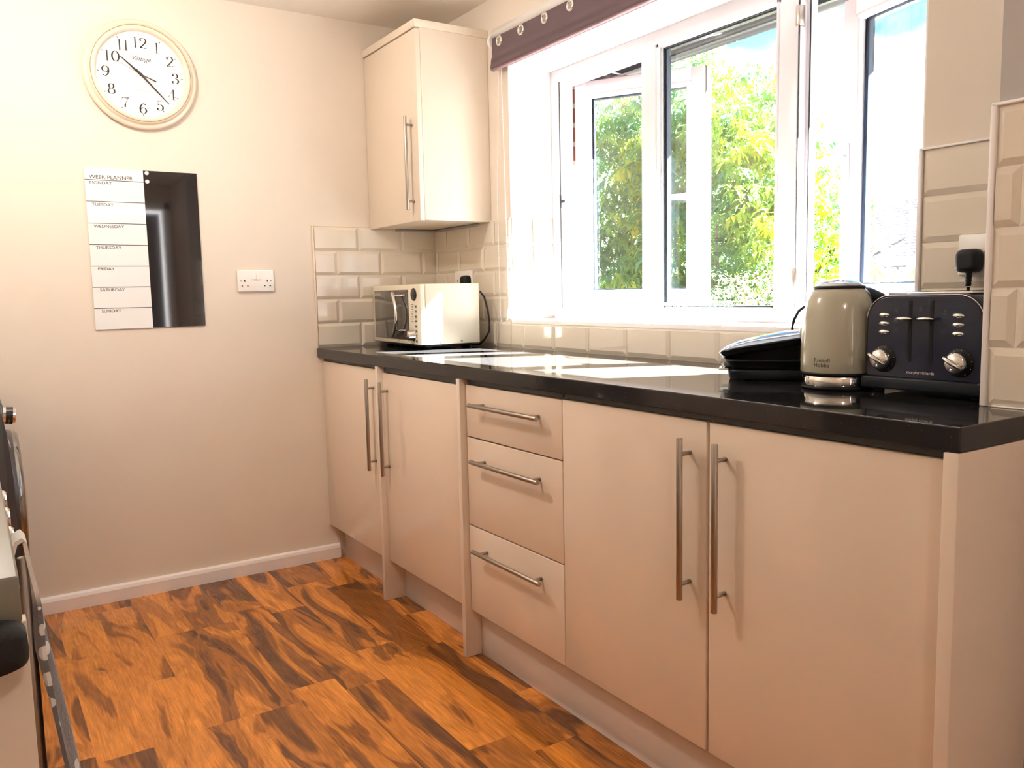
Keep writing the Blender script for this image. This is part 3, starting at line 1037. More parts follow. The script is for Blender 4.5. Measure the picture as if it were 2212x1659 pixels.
# ================================================================== SOCKETS AND PLUGS
def socket(name, c, ux, n, label, wide=0.146, hi=0.086, double=True, screws=True):
    """UK wall socket; c centre on the wall, ux reading direction, n outwards"""
    ux = Vector(ux); n = Vector(n); uz = Vector((0, 0, 1))
    Mx = Matrix((ux, n, uz)).transposed().to_4x4(); Mx.translation = Vector(c)
    s_ = empty(name, c, label, 'socket')
    b = MB(); b.box((-wide/2, 0, -hi/2), (wide/2, 0.010, hi/2), 0.0035, M=Mx); b.build('faceplate', M['white_plastic'], s_)
    cs = (-0.045, 0.045) if double else (0,)
    for cx in cs:
        b = MB()
        b.box((cx-0.002, 0.0098, -0.004), (cx+0.002, 0.0108, 0.005), M=Mx)
        b.box((cx-0.014, 0.0098, -0.022), (cx-0.008, 0.0108, -0.018), M=Mx)
        b.box((cx+0.008, 0.0098, -0.022), (cx+0.014, 0.0108, -0.018), M=Mx)
        b.build('pin_holes', M['ink'], s_)
    for k, cx in enumerate((-0.009, 0.009) if double else (0.02,)):
        b = MB(); b.prism([(0.0095, 0.006), (0.0145, 0.006), (0.0115, 0.026), (0.0095, 0.026)], 'x', cx-0.0075, cx+0.0075, M=Mx)
        b.build('switch', M['white_plastic'], s_)
    if screws:
        for cx in (-0.060, 0.060):
            b = MB(); b.cyl(Mx @ Vector((cx, 0.0095, 0.0)), Mx @ Vector((cx, 0.0106, 0.0)), 0.0032); b.build('screw', M['steel'], s_)
    return s_

socket('wall_socket', (0.0005, -0.8245, 1.2005), (0, 1, 0), (1, 0, 0), 'white double socket with nothing plugged in, beside the week planner')
socket('wall_socket', (0.275, -0.0085, 1.187), (1, 0, 0), (0, -1, 0), 'white double socket half hidden behind the microwave, black plug in it', screws=False)
socket('wall_socket', (2.490, -0.0085, 1.190), (1, 0, 0), (0, -1, 0), 'white socket with black plug above the toaster, cut off by the wall end', screws=False)

def plug(c, label, up=False):
    c = Vector(c)
    p_ = empty('plug', c, label, 'plug')
    b = MB()
    rings = []
    for y, sx, sz in ((0.0, 0.024, 0.024), (-0.004, 0.026, 0.026), (-0.020, 0.0255, 0.0255), (-0.028, 0.021, 0.021), (-0.030, 0.015, 0.015)):
        ring = []
        for k in range(28):
            a = 2*PI*k/28
            ca, sa = math.cos(a), math.sin(a)
            ring.append(c+Vector((sx*math.copysign(abs(ca)**0.55, ca), y, sz*math.copysign(abs(sa)**0.55, sa)*(1.0 if sa > 0 else 0.92))))
        rings.append(ring)
    b.loft(rings)
    b.build('plug_body', M['black'], p_)
    b = MB()
    pts = [c+Vector((0, -0.012, -0.020-0.004*k)) for k in range(9)]
    b.tube(pts, 0.005, 10, radii=[0.0068-0.0002*k+(0.0009 if k % 2 else 0) for k in range(9)])
    b.build('strain_relief', M['black'], p_)
    return p_

pl = plug((0.320, -0.0195, 1.183), 'black plug in the socket behind the microwave')
pr = plug((2.4485, -0.0195, 1.176), 'black plug in the socket above the toaster')
b = MB()
b.tube([(2.4485, -0.031, 1.122), (2.449, -0.033, 1.09), (2.452, -0.030, 1.04), (2.456, -0.03, 0.97), (2.46, -0.034, 0.925)], 0.0035, 8)
b.build('cable', M['black'], pr)

# ================================================================== CLOCK
ck = empty('wall_clock', (0.0, -1.208, 1.955), 'round cream wall clock with black numerals, high on the wall', 'clock')
CM = Matrix(((0, 0, 1, 0.0), (1, 0, 0, -1.208), (0, 1, 0, 1.955), (0, 0, 0, 1)))   # local (u,v,w): u right (+y), v up, w off the wall (+x)
def cl(u, v, w_=0.0):
    return CM @ Vector((u, v, w_))
b = MB(); b.lathe([(0.150, 0.001), (0.186, 0.001), (0.194, 0.008), (0.196, 0.016), (0.193, 0.023), (0.186, 0.026), (0.180, 0.0265), (0.1785, 0.030), (0.1755, 0.037), (0.1715, 0.040)], 96, M=CM)
b.build('rim', M['clock_rim'], ck)
b = MB(); b.lathe([(0.1715, 0.0395), (0.1705, 0.0412), (0.1690, 0.0400)], 96, M=CM); b.build('bronze_line', M['clock_line'], ck)
b = MB(); b.lathe([(0.1695, 0.040), (0.166, 0.0435), (0.160, 0.0435), (0.1555, 0.040), (0.1535, 0.030), (0.1535, 0.018)], 96, M=CM); b.build('bezel', M['clock_rim'], ck)
b = MB(); b.lathe([(0.0, 0.0185), (0.1545, 0.0185)], 96, M=CM); b.build('dial', M['clock_face'], ck)

def arc(cx, cy, rx, ry, a0, a1, n=18):
    return [(cx+rx*math.cos(math.radians(a0+(a1-a0)*k/n)), cy+ry*math.sin(math.radians(a0+(a1-a0)*k/n))) for k in range(n+1)]

# serif numerals drawn as strokes: vertical stems thick, horizontals thin
GL = {
    '0': [('s', arc(0.31, 0.5, 0.25, 0.47, 90, 450, 36))],
    '1': [('w', [(0.30, 0.02), (0.30, 0.98)], 0.085), ('w', [(0.12, 0.02), (0.48, 0.02)], 0.02), ('w', [(0.13, 0.93), (0.30, 0.955)], 0.022)],
    '2': [('s', arc(0.28, 0.72, 0.23, 0.24, 165, -20, 18)+[(0.44, 0.52), (0.30, 0.34), (0.14, 0.16), (0.06, 0.06)]), ('b', (0.11, 0.74), 0.075), ('w', [(0.05, 0.05), (0.20, 0.10), (0.36, 0.05), (0.48, 0.04), (0.55, 0.12)], 0.055)],
    '3': [('s', arc(0.27, 0.75, 0.21, 0.21, 150, -85, 18)), ('s', arc(0.26, 0.27, 0.26, 0.25, 85, -155, 22)), ('b', (0.13, 0.80), 0.07), ('b', (0.09, 0.20), 0.075)],
    '4': [('w', [(0.42, 0.04), (0.42, 0.98)], 0.085), ('w', [(0.40, 0.96), (0.03, 0.28)], 0.025), ('w', [(0.03, 0.28), (0.60, 0.28)], 0.03), ('w', [(0.27, 0.02), (0.57, 0.02)], 0.022)],
    '5': [('w', [(0.13, 0.95), (0.13, 0.50)], 0.028), ('w', [(0.13, 0.93), (0.30, 0.90), (0.46, 0.97)], 0.05), ('s', arc(0.27, 0.30, 0.24, 0.28, 125, -155, 26)), ('b', (0.09, 0.20), 0.075)],
    '6': [('s', arc(0.29, 0.29, 0.23, 0.27, 0, 360, 30)), ('s', arc(0.46, 0.38, 0.41, 0.58, 178, 95, 16)), ('b', (0.45, 0.86), 0.06)],
    '7': [('w', [(0.06, 0.72), (0.08, 0.96)], 0.03), ('w', [(0.06, 0.91), (0.22, 0.95), (0.40, 0.88), (0.55, 0.95)], 0.06), ('w', [(0.55, 0.94), (0.38, 0.58), (0.27, 0.32)], 0.03), ('w', [(0.29, 0.36), (0.26, 0.20), (0.26, 0.04)], 0.10)],
    '8': [('s', arc(0.29, 0.75, 0.18, 0.21, 0, 360, 26)), ('s', arc(0.29, 0.27, 0.23, 0.25, 0, 360, 28))],
    '9': [('s', arc(0.29, 0.70, 0.23, 0.27, 0, 360, 30)), ('s', arc(0.12, 0.61, 0.41, 0.58, -2, -85, 16)), ('b', (0.13, 0.14), 0.06)],
}
def ribbon(b_, pts, width, M_, z):
    n = len(pts)
    L_, R_ = [], []
    for i in range(n):
        a = pts[max(i-1, 0)]; c = pts[min(i+1, n-1)]
        dx, dy = c[0]-a[0], c[1]-a[1]
        d = math.hypot(dx, dy) or 1
        wd = (width*1.2 if width else 0.028+0.105*abs(dy/d)**1.5)/2
        L_.append(M_ @ Vector((pts[i][0]-dy/d*wd, pts[i][1]+dx/d*wd, z)))
        R_.append(M_ @ Vector((pts[i][0]+dy/d*wd, pts[i][1]-dx/d*wd, z)))
    b_.grid([L_, R_], smooth=False)

def numeral(txt, u, v, h):
    b_ = MB()
    adv = 0.70
    wid = len(txt)*adv-0.04 if txt != '11' else 1.18
    for i, ch in enumerate(txt):
        ox = u-wid*h/2+i*(adv if txt != '11' else 0.56)*h
        T = CM @ Matrix.Translation((ox, v-h/2, 0.0190)) @ Matrix.Diagonal((h*1.17, h, h, 1))
        for g in GL[ch]:
            if g[0] == 's': ribbon(b_, g[1], None, T, 0)
            elif g[0] == 'w': ribbon(b_, g[1], g[2], T, 0)
            else:
                cc = g[1]
                b_.quad([T @ Vector((cc[0]+g[2]*math.cos(2*PI*k/12), cc[1]+g[2]*math.sin(2*PI*k/12), 0)) for k in range(12)])
    return b_.build('numeral', M['ink'], ck, recalc=False)
nr = 0.119
for hnum in range(1, 13):
    a = math.radians(90-30*hnum)
    txt = str(hnum)
    rad = nr if hnum not in (10, 11, 12) else (0.112 if hnum == 10 else 0.114)
    numeral(txt, rad*math.cos(a)*(1.0), rad*math.sin(a), 0.0385)
b = MB()
for k in range(60):
    a = 2*PI*k/60
    big = k % 5 == 0
    Mk = CM @ Matrix.Rotation(a, 4, 'Z') @ Matrix.Translation((0.1435, 0, 0.0189))
    hw, hl = (0.0013, 0.0032) if big else (0.0003, 0.0020)
    b.quad([Mk @ Vector(p) for p in ((-hl, -hw, 0), (hl, -hw, 0), (hl, hw, 0), (-hl, hw, 0))])
b.build('minute_marks', M['ink'], ck, recalc=False)
def hand(name, ang, L_, tail, w0, w1, z, m_):
    a = math.radians(90-ang)
    Mk = CM @ Matrix.Rotation(a, 4, 'Z')
    b_ = MB()
    ring = [(-tail, -w0*0.7), (0, -w0), (L_*0.5, -(w0*0.55+w1*0.45)), (L_, -w1), (L_, w1), (L_*0.5, w0*0.55+w1*0.45), (0, w0), (-tail, w0*0.7)]
    b_.loft([[Mk @ Vector((x, y, z)) for x, y in ring], [Mk @ Vector((x, y, z+0.0008)) for x, y in ring]], smooth=False)
    return b_.build(name, M[m_], ck)
hand('hour_hand', -49.0, 0.0885, 0.022, 0.0042, 0.0016, 0.0225, 'ink')
hand('minute_hand', 136.8, 0.133, 0.026, 0.0040, 0.0014, 0.0245, 'ink')
hand('second_hand', -64.0, 0.108, 0.0, 0.0006, 0.0004, 0.0265, 'ink')
hand('second_hand_counterweight', 112.0, 0.054, 0.0, 0.0010, 0.0022, 0.0268, 'ink')
b = MB(); b.cyl(cl(0, 0, 0.0195), cl(0, 0, 0.0285), 0.005); b.build('hub', M['ink'], ck)
text_mesh('word_vintage', 'Vintage', 0.0225, M['ink'], ck, cl(0.002, 0.0505, 0.0190), (0, 1, -0.05), (0, 0.05, 1), shear=0.45, align='CENTER', thick=0.0001)
text_mesh('word_london', 'LONDON', 0.0088, M['ink_grey'], ck, cl(0.001, -0.0590, 0.0190), (0, 1, 0), (0, 0, 1), align='CENTER', thick=0.0001, space=1.25)
b = MB(); ribbon(b, [(-0.036, 0.071), (-0.040, 0.066), (-0.036, 0.061), (-0.031, 0.063)], 0.0011, CM, 0.0190); ribbon(b, [(-0.030, 0.068), (-0.02, 0.072), (-0.008, 0.071), (0.0, 0.067)], 0.0012, CM, 0.0190)
b.build('flourish', M['ink_grey'], ck, recalc=False)

# ================================================================== WEEK PLANNER
pn = empty('week_planner', (0.0, -1.2245, 1.32), 'glass week planner board, left half white with day names, right half glossy black', 'planner')
PX = 0.006
b = MB(); b.box((0.002, -1.4185, 1.028), (PX, -1.2215, 1.612)); b.build('white_panel', M['clock_face'], pn)
wp = bpy.data.materials.new('white_glass'); wp = mat('white_glass_panel', (0.86, 0.87, 0.88), 0.08, coat=0.6)
pn.children[0].data.materials[0] = wp
b = MB(); b.box((0.002, -1.2215, 1.029), (PX, -1.0295, 1.612)); b.build('black_panel', mat('black_mirror_glass', (0.004, 0.004, 0.006), 0.03, spec=1.0, coat=1.0), pn)
b = MB()
for z in (1.5695, 1.4925, 1.4145, 1.337, 1.2595, 1.1825, 1.1055):
    b.box((PX-0.001, -1.4185, z-0.0011), (PX+0.0004, -1.2215, z+0.0011))
b.build('ruled_lines', M['ink'], pn)
text_mesh('heading', 'WEEK PLANNER', 0.0190, M['ink'], pn, (PX+0.0004, -1.4040, 1.5738), (0, 1, 0), (0, 0, 1), thick=0.0001, space=0.98, wide=1.07)
for day, z, y in (('MONDAY', 1.5545, -1.4040), ('TUESDAY', 1.4765, -1.4010), ('WEDNESDAY', 1.3985, -1.4000), ('THURSDAY', 1.3215, -1.3985), ('FRIDAY', 1.2445, -1.3970), ('SATURDAY', 1.1680, -1.3955), ('SUNDAY', 1.0905, -1.3945)):
    text_mesh('day_name', day, 0.0152, M['ink'], pn, (PX+0.0004, y, z), (0, 1, 0), (0, 0, 1), thick=0.0001, space=0.98, wide=1.12)
for z, lab in ((1.6030, 'upper of the two small white round magnets on the black panel'), (1.5725, 'lower of the two small white round magnets on the black panel')):
    b = MB(); b.lathe([(0, 0.0085), (0.0060, 0.0083), (0.0072, 0.0065), (0.0074, 0.0062)], 24, M=Matrix(((0, 0, 1, 0.0), (1, 0, 0, -1.2085), (0, 1, 0, z), (0, 0, 0, 1))))
    tag(b.build('magnet', M['white_plastic']), lab, 'magnet', 'magnets on the planner')

# ================================================================== MICROWAVE
MWM = Matrix.Translation((0.032, -0.329, H)) @ Matrix.Rotation(-0.034, 4, 'Z')
MW_, MDp, MHt = 0.482, 0.258, 0.237
mwz = 0.020
def mp(x, y, z):
    return MWM @ Vector((x, y, z))
mw = empty('microwave', mp(MW_/2, MDp/2, 0), 'cream microwave with brown glass door and curved chrome handle, on the worktop corner', 'microwave')
b = MB(); b.box((0.002, 0.022, mwz), (MW_, MDp, mwz+MHt), 0.003, M=MWM); b.build('casing', M['mw_cream'], mw)
b = MB(); b.box((0.0, 0.0, mwz+0.001), (MW_-0.001, 0.021, mwz+MHt-0.001), 0.003, M=MWM); b.build('front_frame', M['mw_cream'], mw)
b = MB(); b.box((0.021, -0.003, mwz+0.018), (0.370, 0.002, mwz+MHt-0.021), 0.001, M=MWM); mwd = b.build('door_glass', M['mw_glass'], mw)
b = MB()
pts = []
for k in range(17):
    t_ = k/16
    pts.append(mp(0.262+0.066*math.sin(PI*(0.05+0.90*t_)), -0.026-0.010*math.sin(PI*t_), mwz+0.205-0.172*t_))
for i, p in enumerate(pts):
    pass
prof_r = [0.0075]*17
b.tube(pts, 0.0075, 12, radii=prof_r)
for t_ in (0.10, 0.92):
    k = int(t_*16)
    p = pts[k]
    b.cyl(p, MWM @ (Vector((0.345, -0.002, 0)) + Vector((0, 0, (MWM.inverted() @ p).z))), 0.0038)
b.build('door_handle', M['chrome'], mwd)
b = MB(); b.lathe([(0, 0.002), (0.024, 0.002), (0.0255, 0.0)], 32, M=MWM @ Matrix.Translation((0.423, -0.0005, mwz+0.197)) @ Matrix.Rotation(PI/2, 4, 'X') @ Matrix.Scale(1.05, 4, (1, 0, 0)))
b.build('display', M['black_gloss'], mw)
b = MB(); b.lathe([(0, 0.026), (0.016, 0.026), (0.0185, 0.023), (0.0195, 0.006), (0.023, 0.002), (0.023, 0.0)], 32, M=MWM @ Matrix.Translation((0.410, -0.0005, mwz+0.036)) @ Matrix.Rotation(PI/2, 4, 'X'))
b.box((0.4085, -0.0275, mwz+0.036), (0.4115, -0.026, mwz+0.052), M=MWM)
b.build('dial_knob', M['chrome'], mw)
b = MB()
for k in range(8):
    z = mwz+0.157-0.0095*k
    b.box((0.394, -0.0008, z), (0.398, 0.0005, z+0.0022), M=MWM)
    b.box((0.402+0.002*(k % 3), -0.0008, z), (0.413, 0.0005, z+0.0026), M=MWM)
for k in range(8):
    z = mwz+0.153-0.0205*k*0.93
    b.box((0.427, -0.0008, z), (0.449, 0.0005, z+0.0012), M=MWM)
    b.box((0.431, -0.0008, z-0.0060), (0.438, 0.0005, z-0.0015), M=MWM)
    b.box((0.440, -0.0008, z-0.0050), (0.446, 0.0005, z-0.0020), M=MWM)
    b.box((0.430, -0.0008, z-0.0098), (0.449, 0.0005, z-0.0084), M=MWM)
b.build('control_print', M['ink'], mw)
text_mesh('door_lettering', 'DAEWOO', 0.0150, M['silver_ink'], mw, mp(0.022, -0.0035, mwz+0.194), MWM.to_3x3() @ Vector((1, 0, 0)), (0, 0, 1), thick=0.0001)
for xx in (0.085, 0.175):
    b = MB(); b.cyl(mp(MW_, xx, mwz+0.0105), mp(MW_+0.0025, xx, mwz+0.0105), 0.0045); b.build('screw', M['steel'], mw)
for fx, fy in ((0.05, 0.05), (0.43, 0.05), (0.05, 0.22), (0.43, 0.22)):
    b = MB(); b.cyl(mp(fx, fy, 0.0005), mp(fx, fy, mwz+0.001), 0.016, 0.014); b.build('foot', M['black'], mw)
b = MB(); b.box((0.03, 0.03, 0.010), (MW_-0.03, MDp-0.02, mwz+0.0005), 0.002, M=MWM); b.build('underside', M['navy_matt'], mw)
b = MB()
b.tube([mp(MW_-0.004, MDp+0.006, 0.225), mp(MW_+0.010, MDp+0.018, 0.20), mp(MW_+0.022, MDp+0.026, 0.15), mp(MW_+0.030, MDp+0.028, 0.10), mp(MW_+0.030, MDp+0.026, 0.065), mp(MW_+0.018, MDp+0.02, 0.045), mp(MW_+0.0, MDp+0.02, 0.03), mp(MW_-0.04, MDp+0.02, 0.010), mp(MW_-0.10, MDp+0.02, 0.006)], 0.0038, 10)
b.build('cable', M['black'], mw)

# ================================================================== KETTLE
KX, KY = 2.312, -0.276
kt = empty('kettle', (KX, KY, H), 'cream enamel kettle with mirror lid standing on the worktop beside the toaster', 'kettle')
T = Matrix.Translation((KX, KY, H))
b = MB(); b.lathe([(0, 0.0005), (0.070, 0.0005), (0.0725, 0.003), (0.0725, 0.007), (0.071, 0.0085)], 64, M=T); b.build('base_pad', M['black'], kt)
b = MB(); b.lathe([(0.0705, 0.0085), (0.0712, 0.010), (0.0712, 0.028), (0.0700, 0.0295)], 64, M=T); b.build('power_base_band', M['chrome'], kt)
b = MB(); b.lathe([(0.0695, 0.0295), (0.0740, 0.0305), (0.0745, 0.0350), (0.0735, 0.0365)], 64, M=T); b.build('seam_ring', M['black'], kt)
prof = [(0.0735, 0.0365), (0.0745, 0.0385), (0.0748, 0.060), (0.0742, 0.10), (0.0725, 0.135), (0.0690, 0.165), (0.0640, 0.187), (0.0560, 0.203), (0.0500, 0.208), (0.0450, 0.2095)]
b = MB(); b.lathe(prof, 72, M=T); b.build('body', M['kettle'], kt)
# small spout lip on the left
b = MB()
dirs = Vector((-0.88, -0.47, 0)).normalized()
pd = dirs.cross(Vector((0, 0, 1)))
rings = []
for z, o_, wdt in ((0.100, 0.0715, 0.004), (0.112, 0.0735, 0.010), (0.122, 0.0755, 0.012), (0.130, 0.0720, 0.012)):
    rings.append([Vector((KX, KY, H+z))+dirs*(o_-0.012)+pd*wdt, Vector((KX, KY, H+z))+dirs*(o_+0.0)+pd*wdt*0.6, Vector((KX, KY, H+z))+dirs*(o_+0.004), Vector((KX, KY, H+z))+dirs*(o_+0.0)-pd*wdt*0.6, Vector((KX, KY, H+z))+dirs*(o_-0.012)-pd*wdt])
b.loft(rings); b.build('spout', M['kettle'], kt)
b = MB(); b.lathe([(0.0500, 0.2085), (0.0520, 0.2100), (0.0515, 0.2130), (0.0480, 0.2145)], 64, M=T); b.build('lid_ring', M['black'], kt)
b = MB(); b.lathe([(0.0480, 0.2135), (0.0460, 0.2170), (0.040, 0.2210), (0.028, 0.2260), (0.014, 0.2292), (0, 0.2300)], 64, M=T); b.build('lid', M['sky_chrome'], kt)
# handle, black, on the right side
b = MB()
hd = Vector((0.50, 0.86, 0)).normalized()
hp = hd.cross(Vector((0, 0, 1)))
path = [(0.036, 0.201, 0.020, 0.011), (0.060, 0.194, 0.020, 0.017), (0.085, 0.182, 0.017, 0.018), (0.104, 0.165, 0.014, 0.014), (0.112, 0.142, 0.012, 0.012), (0.112, 0.105, 0.012, 0.010), (0.104, 0.070, 0.012, 0.009), (0.090, 0.052, 0.012, 0.008), (0.072, 0.046, 0.012, 0.008)]
rings = []
for i, (r_, z_, w_, t_) in enumerate(path):
    a_ = path[max(i-1, 0)]; c_ = path[min(i+1, len(path)-1)]
    tv = (hd*(c_[0]-a_[0])+Vector((0, 0, c_[1]-a_[1]))).normalized()
    nv = tv.cross(hp).normalized()
    P0 = Vector((KX, KY, H+z_))+hd*r_
    rings.append([P0+hp*w_*math.cos(2*PI*k/16)+nv*t_*math.sin(2*PI*k/16) for k in range(16)])
b.loft(rings); b.build('handle', M['navy_matt'], kt)
# side strip where the handle meets the body
b = MB()
side = []
for z, sp in ((0.207, 0.046), (0.200, 0.048), (0.19, 0.048), (0.17, 0.047), (0.13, 0.043), (0.08, 0.040), (0.045, 0.038)):
    pr_ = np.interp(z, [p[1] for p in prof], [p[0] for p in prof])+0.0012
    a0 = math.atan2(hd.y, hd.x)
    side.append([Vector((KX+pr_*math.cos(a0+q*sp/pr_), KY+pr_*math.sin(a0+q*sp/pr_), H+z)) for q in np.linspace(-1, 1, 9)])
b.grid(side); b.build('handle_mount', M['navy_matt'], kt)
# maker's lettering, bent round the body
def on_kettle(o, ang0, z0):
    rK = 0.0749
    for v in o.data.vertices:
        u, z_ = v.co.x, v.co.z
        a = ang0+u/rK
        v.co = Vector((rK*math.cos(a), rK*math.sin(a), z0+z_))
vdir = math.atan2(CY-KY, CX-KX)
for nm, s_, z_ in (('lettering', 'Russell', 0.0590), ('lettering', 'Hobbs', 0.0490)):
    o = text_mesh(nm, s_, 0.0125, M['ink'], None, (0, 0, 0), (1, 0, 0), (0, 0, 1), thick=0.00005)
    on_kettle(o, vdir-math.radians(38), z_)
    o.parent = kt
b = MB()
b.quad([Vector((0.0042*math.cos(2*PI*k/20), 0, 0.0078*math.sin(2*PI*k/20))) for k in range(20)])
o = b.build('emblem', M['ink_grey'], None, recalc=False); on_kettle(o, vdir-math.radians(43.5), 0.0575); o.parent = kt

# ================================================================== TOASTER
TX0, TX1, TY0, TY1 = 2.392, 2.628, -0.300, -0.065
ts = empty('toaster', ((TX0+TX1)/2, (TY0+TY1)/2, H), 'dark navy four-slice toaster with chrome knobs, tight against the wall end', 'toaster')
def rrect(x0, x1, z0, z1, r_, n=10, y=0.0, rb=0.004):
    P = []
    for (cx, cz, a0, rad) in ((x1-rb, z0+rb, -90, rb), (x1-r_, z1-r_, 0, r_), (x0+r_, z1-r_, 90, r_), (x0+rb, z0+rb, 180, rb)):
        for k in range(n+1):
            a = math.radians(a0+90*k/n)
            P.append(Vector((cx+rad*math.cos(a), y, cz+rad*math.sin(a))))
    return P
zb, zt = H+0.034, H+0.196
b = MB()
b.loft([rrect(TX0+0.006, TX1-0.006, zb+0.002, zt-0.006, 0.046, y=TY0-0.0),
        rrect(TX0+0.002, TX1-0.002, zb, zt-0.002, 0.049, y=TY0+0.003),
        rrect(TX0, TX1, zb, zt, 0.05, y=TY0+0.008),
        rrect(TX0, TX1, zb, zt, 0.05, y=TY1-0.008),
        rrect(TX0+0.006, TX1-0.006, zb, zt-0.006, 0.046, y=TY1)], smooth=True)
o = b.build('body', M['navy'], ts)
b = MB()
R0 = rrect(TX0+0.0025, TX1-0.0025, zb+0.002, zt-0.0025, 0.048, y=TY0+0.0012)
b.tube(R0[11:33], 0.0011, 6); b.build('chrome_edge', M['chrome'], ts)
b = MB(); b.box((TX0-0.007, TY0-0.004, H+0.010), (TX1+0.004, TY1+0.004, H+0.035), 0.004); b.build('base', M['navy_matt'], ts)
for fx, fy in ((TX0+0.02, TY0+0.02), (TX1-0.02, TY0+0.02), (TX0+0.02, TY1-0.02), (TX1-0.02, TY1-0.02)):
    b = MB(); b.cyl((fx, fy, H+0.0005), (fx, fy, H+0.011), 0.010); b.build('foot', M['black'], ts)
b = MB(); b.box((TX0+0.035, TY0+0.02, zt-0.001), (TX1-0.035, TY1-0.02, zt+0.0035), 0.0015); b.build('top_plate', M['chrome'], ts)
for sx in (2.452, 2.482, 2.538, 2.568):
    b = MB(); b.box((sx-0.009, TY0+0.04, zt+0.003), (sx+0.009, TY1-0.04, zt+0.0042)); b.build('bread_slot', M['black'], ts)
for lx in (2.4865, 2.5290):
    b = MB(); b.box((lx-0.0036, TY0-0.0006, 0.983), (lx+0.0036, TY0+0.004, 1.0985)); b.build('lever_slot', M['black'], ts)
    b = MB()
    b.lathe([(0, 0.0042), (0.010, 0.0036), (0.0165, 0.0016), (0.018, 0), (0.0165, -0.0016), (0.010, -0.0036), (0, -0.0042)], 32, M=Matrix.Translation((lx-0.0055, TY0-0.012, 1.0655)), sy=0.55)
    b.cyl((lx-0.002, TY0-0.010, 1.0655), (lx-0.001, TY0+0.002, 1.0655), 0.0028)
    b.build('lever', M['chrome'], ts)
for bx in (2.4320, 2.5790):
    for k in range(3):
        zz = 1.0715-0.0165*k
        b = MB(); b.lathe([(0, 0.0045), (0.006, 0.0042), (0.0105, 0.0025), (0.0118, 0.0)], 32, M=Matrix.Translation((bx, TY0-0.0003, zz)) @ Matrix.Rotation(PI/2, 4, 'X'), sy=0.40)
        b.build('push_button', M['chrome'], ts)
for kx in (2.4300, 2.5815):
    zz = 0.9855
    b = MB(); b.lathe([(0, 0.002), (0.0245, 0.002), (0.0268, 0.0)], 48, M=Matrix.Translation((kx+0.003, TY0-0.0003, zz)) @ Matrix.Rotation(PI/2, 4, 'X')); dl = b.build('dial_ring', M['black'], ts)
    kb = MB()
    kb.lathe([(0, 0.015), (0.016, 0.0145), (0.0195, 0.011), (0.0205, 0.003), (0.0205, 0.001)], 48, M=Matrix.Translation((kx, TY0-0.0015, zz)) @ Matrix.Rotation(PI/2, 4, 'X'))
    Mk = Matrix.Translation((kx, TY0-0.0155, zz)) @ Matrix.Rotation(math.radians(33), 4, 'Y')
    rings = []
    for u_, h_, d_ in ((-0.0225, 0.0008, 0.004), (-0.018, 0.0032, 0.011), (-0.009, 0.0042, 0.013), (0.0, 0.0042, 0.012), (0.009, 0.0034, 0.009), (0.017, 0.0018, 0.004), (0.0195, 0.0006, 0.001)):
        rings.append([Mk @ Vector((u_, y_, z_)) for y_, z_ in ((0.003, -h_), (-d_*0.6, -h_), (-d_, 0), (-d_*0.6, h_), (0.003, h_))])
    kb.loft(rings)
    kb.build('dial_knob', M['chrome'], dl)
    b = MB()
    for k in range(7):
        a = math.radians(150-35*k)
        b.box((kx+0.003+0.0235*math.cos(a)-0.0006, TY0-0.0028, zz+0.0235*math.sin(a)-0.0006), (kx+0.003+0.0235*math.cos(a)+0.0006, TY0-0.0020, zz+0.0235*math.sin(a)+0.0006))
    b.build('dial_marks', M['silver_ink'], dl)
b = MB()
def icon(cx, cz, kind):
    b = MB()
    s_ = 0.0044
    y_ = TY0-0.0004
    for (x0, x1, z0, z1) in ((cx-s_, cx+s_, cz-s_, cz-s_+0.0006), (cx-s_, cx+s_, cz+s_-0.0006, cz+s_), (cx-s_, cx-s_+0.0006, cz-s_, cz+s_), (cx+s_-0.0006, cx+s_, cz-s_, cz+s_)):
        b.box((x0, y_, z0), (x1, y_+0.0003, z1))
    if kind == 2:
        for sg in (1, -1):
            b.quad([(cx-0.0022, y_, cz-0.0022*sg-0.0004), (cx-0.0016, y_, cz-0.0022*sg-0.0004), (cx+0.0022, y_, cz+0.0022*sg), (cx+0.0016, y_, cz+0.0022*sg)])
    elif kind == 1:
        b.box((cx-0.0014, y_, cz-0.003), (cx-0.0009, y_+0.0003, cz+0.003)); b.box((cx+0.0009, y_, cz-0.003), (cx+0.0014, y_+0.0003, cz+0.003))
    else:
        b.box((cx-0.0014, y_, cz-0.0014), (cx+0.0014, y_+0.0003, cz+0.0014))
    b.build('printed_symbol', M['faint_ink'], ts)
for ix in (2.4575, 2.5530):
    for k in range(3):
        icon(ix, 1.0790-0.0172*k, k)
icon(2.5075, 1.0850, 0)
text_mesh('lettering', 'morphy richards', 0.0082, M['silver_ink'], ts, (2.5095, TY0-0.0005, 0.9600), (1, 0, 0), (0, 0, 1), align='CENTER', thick=0.0001)

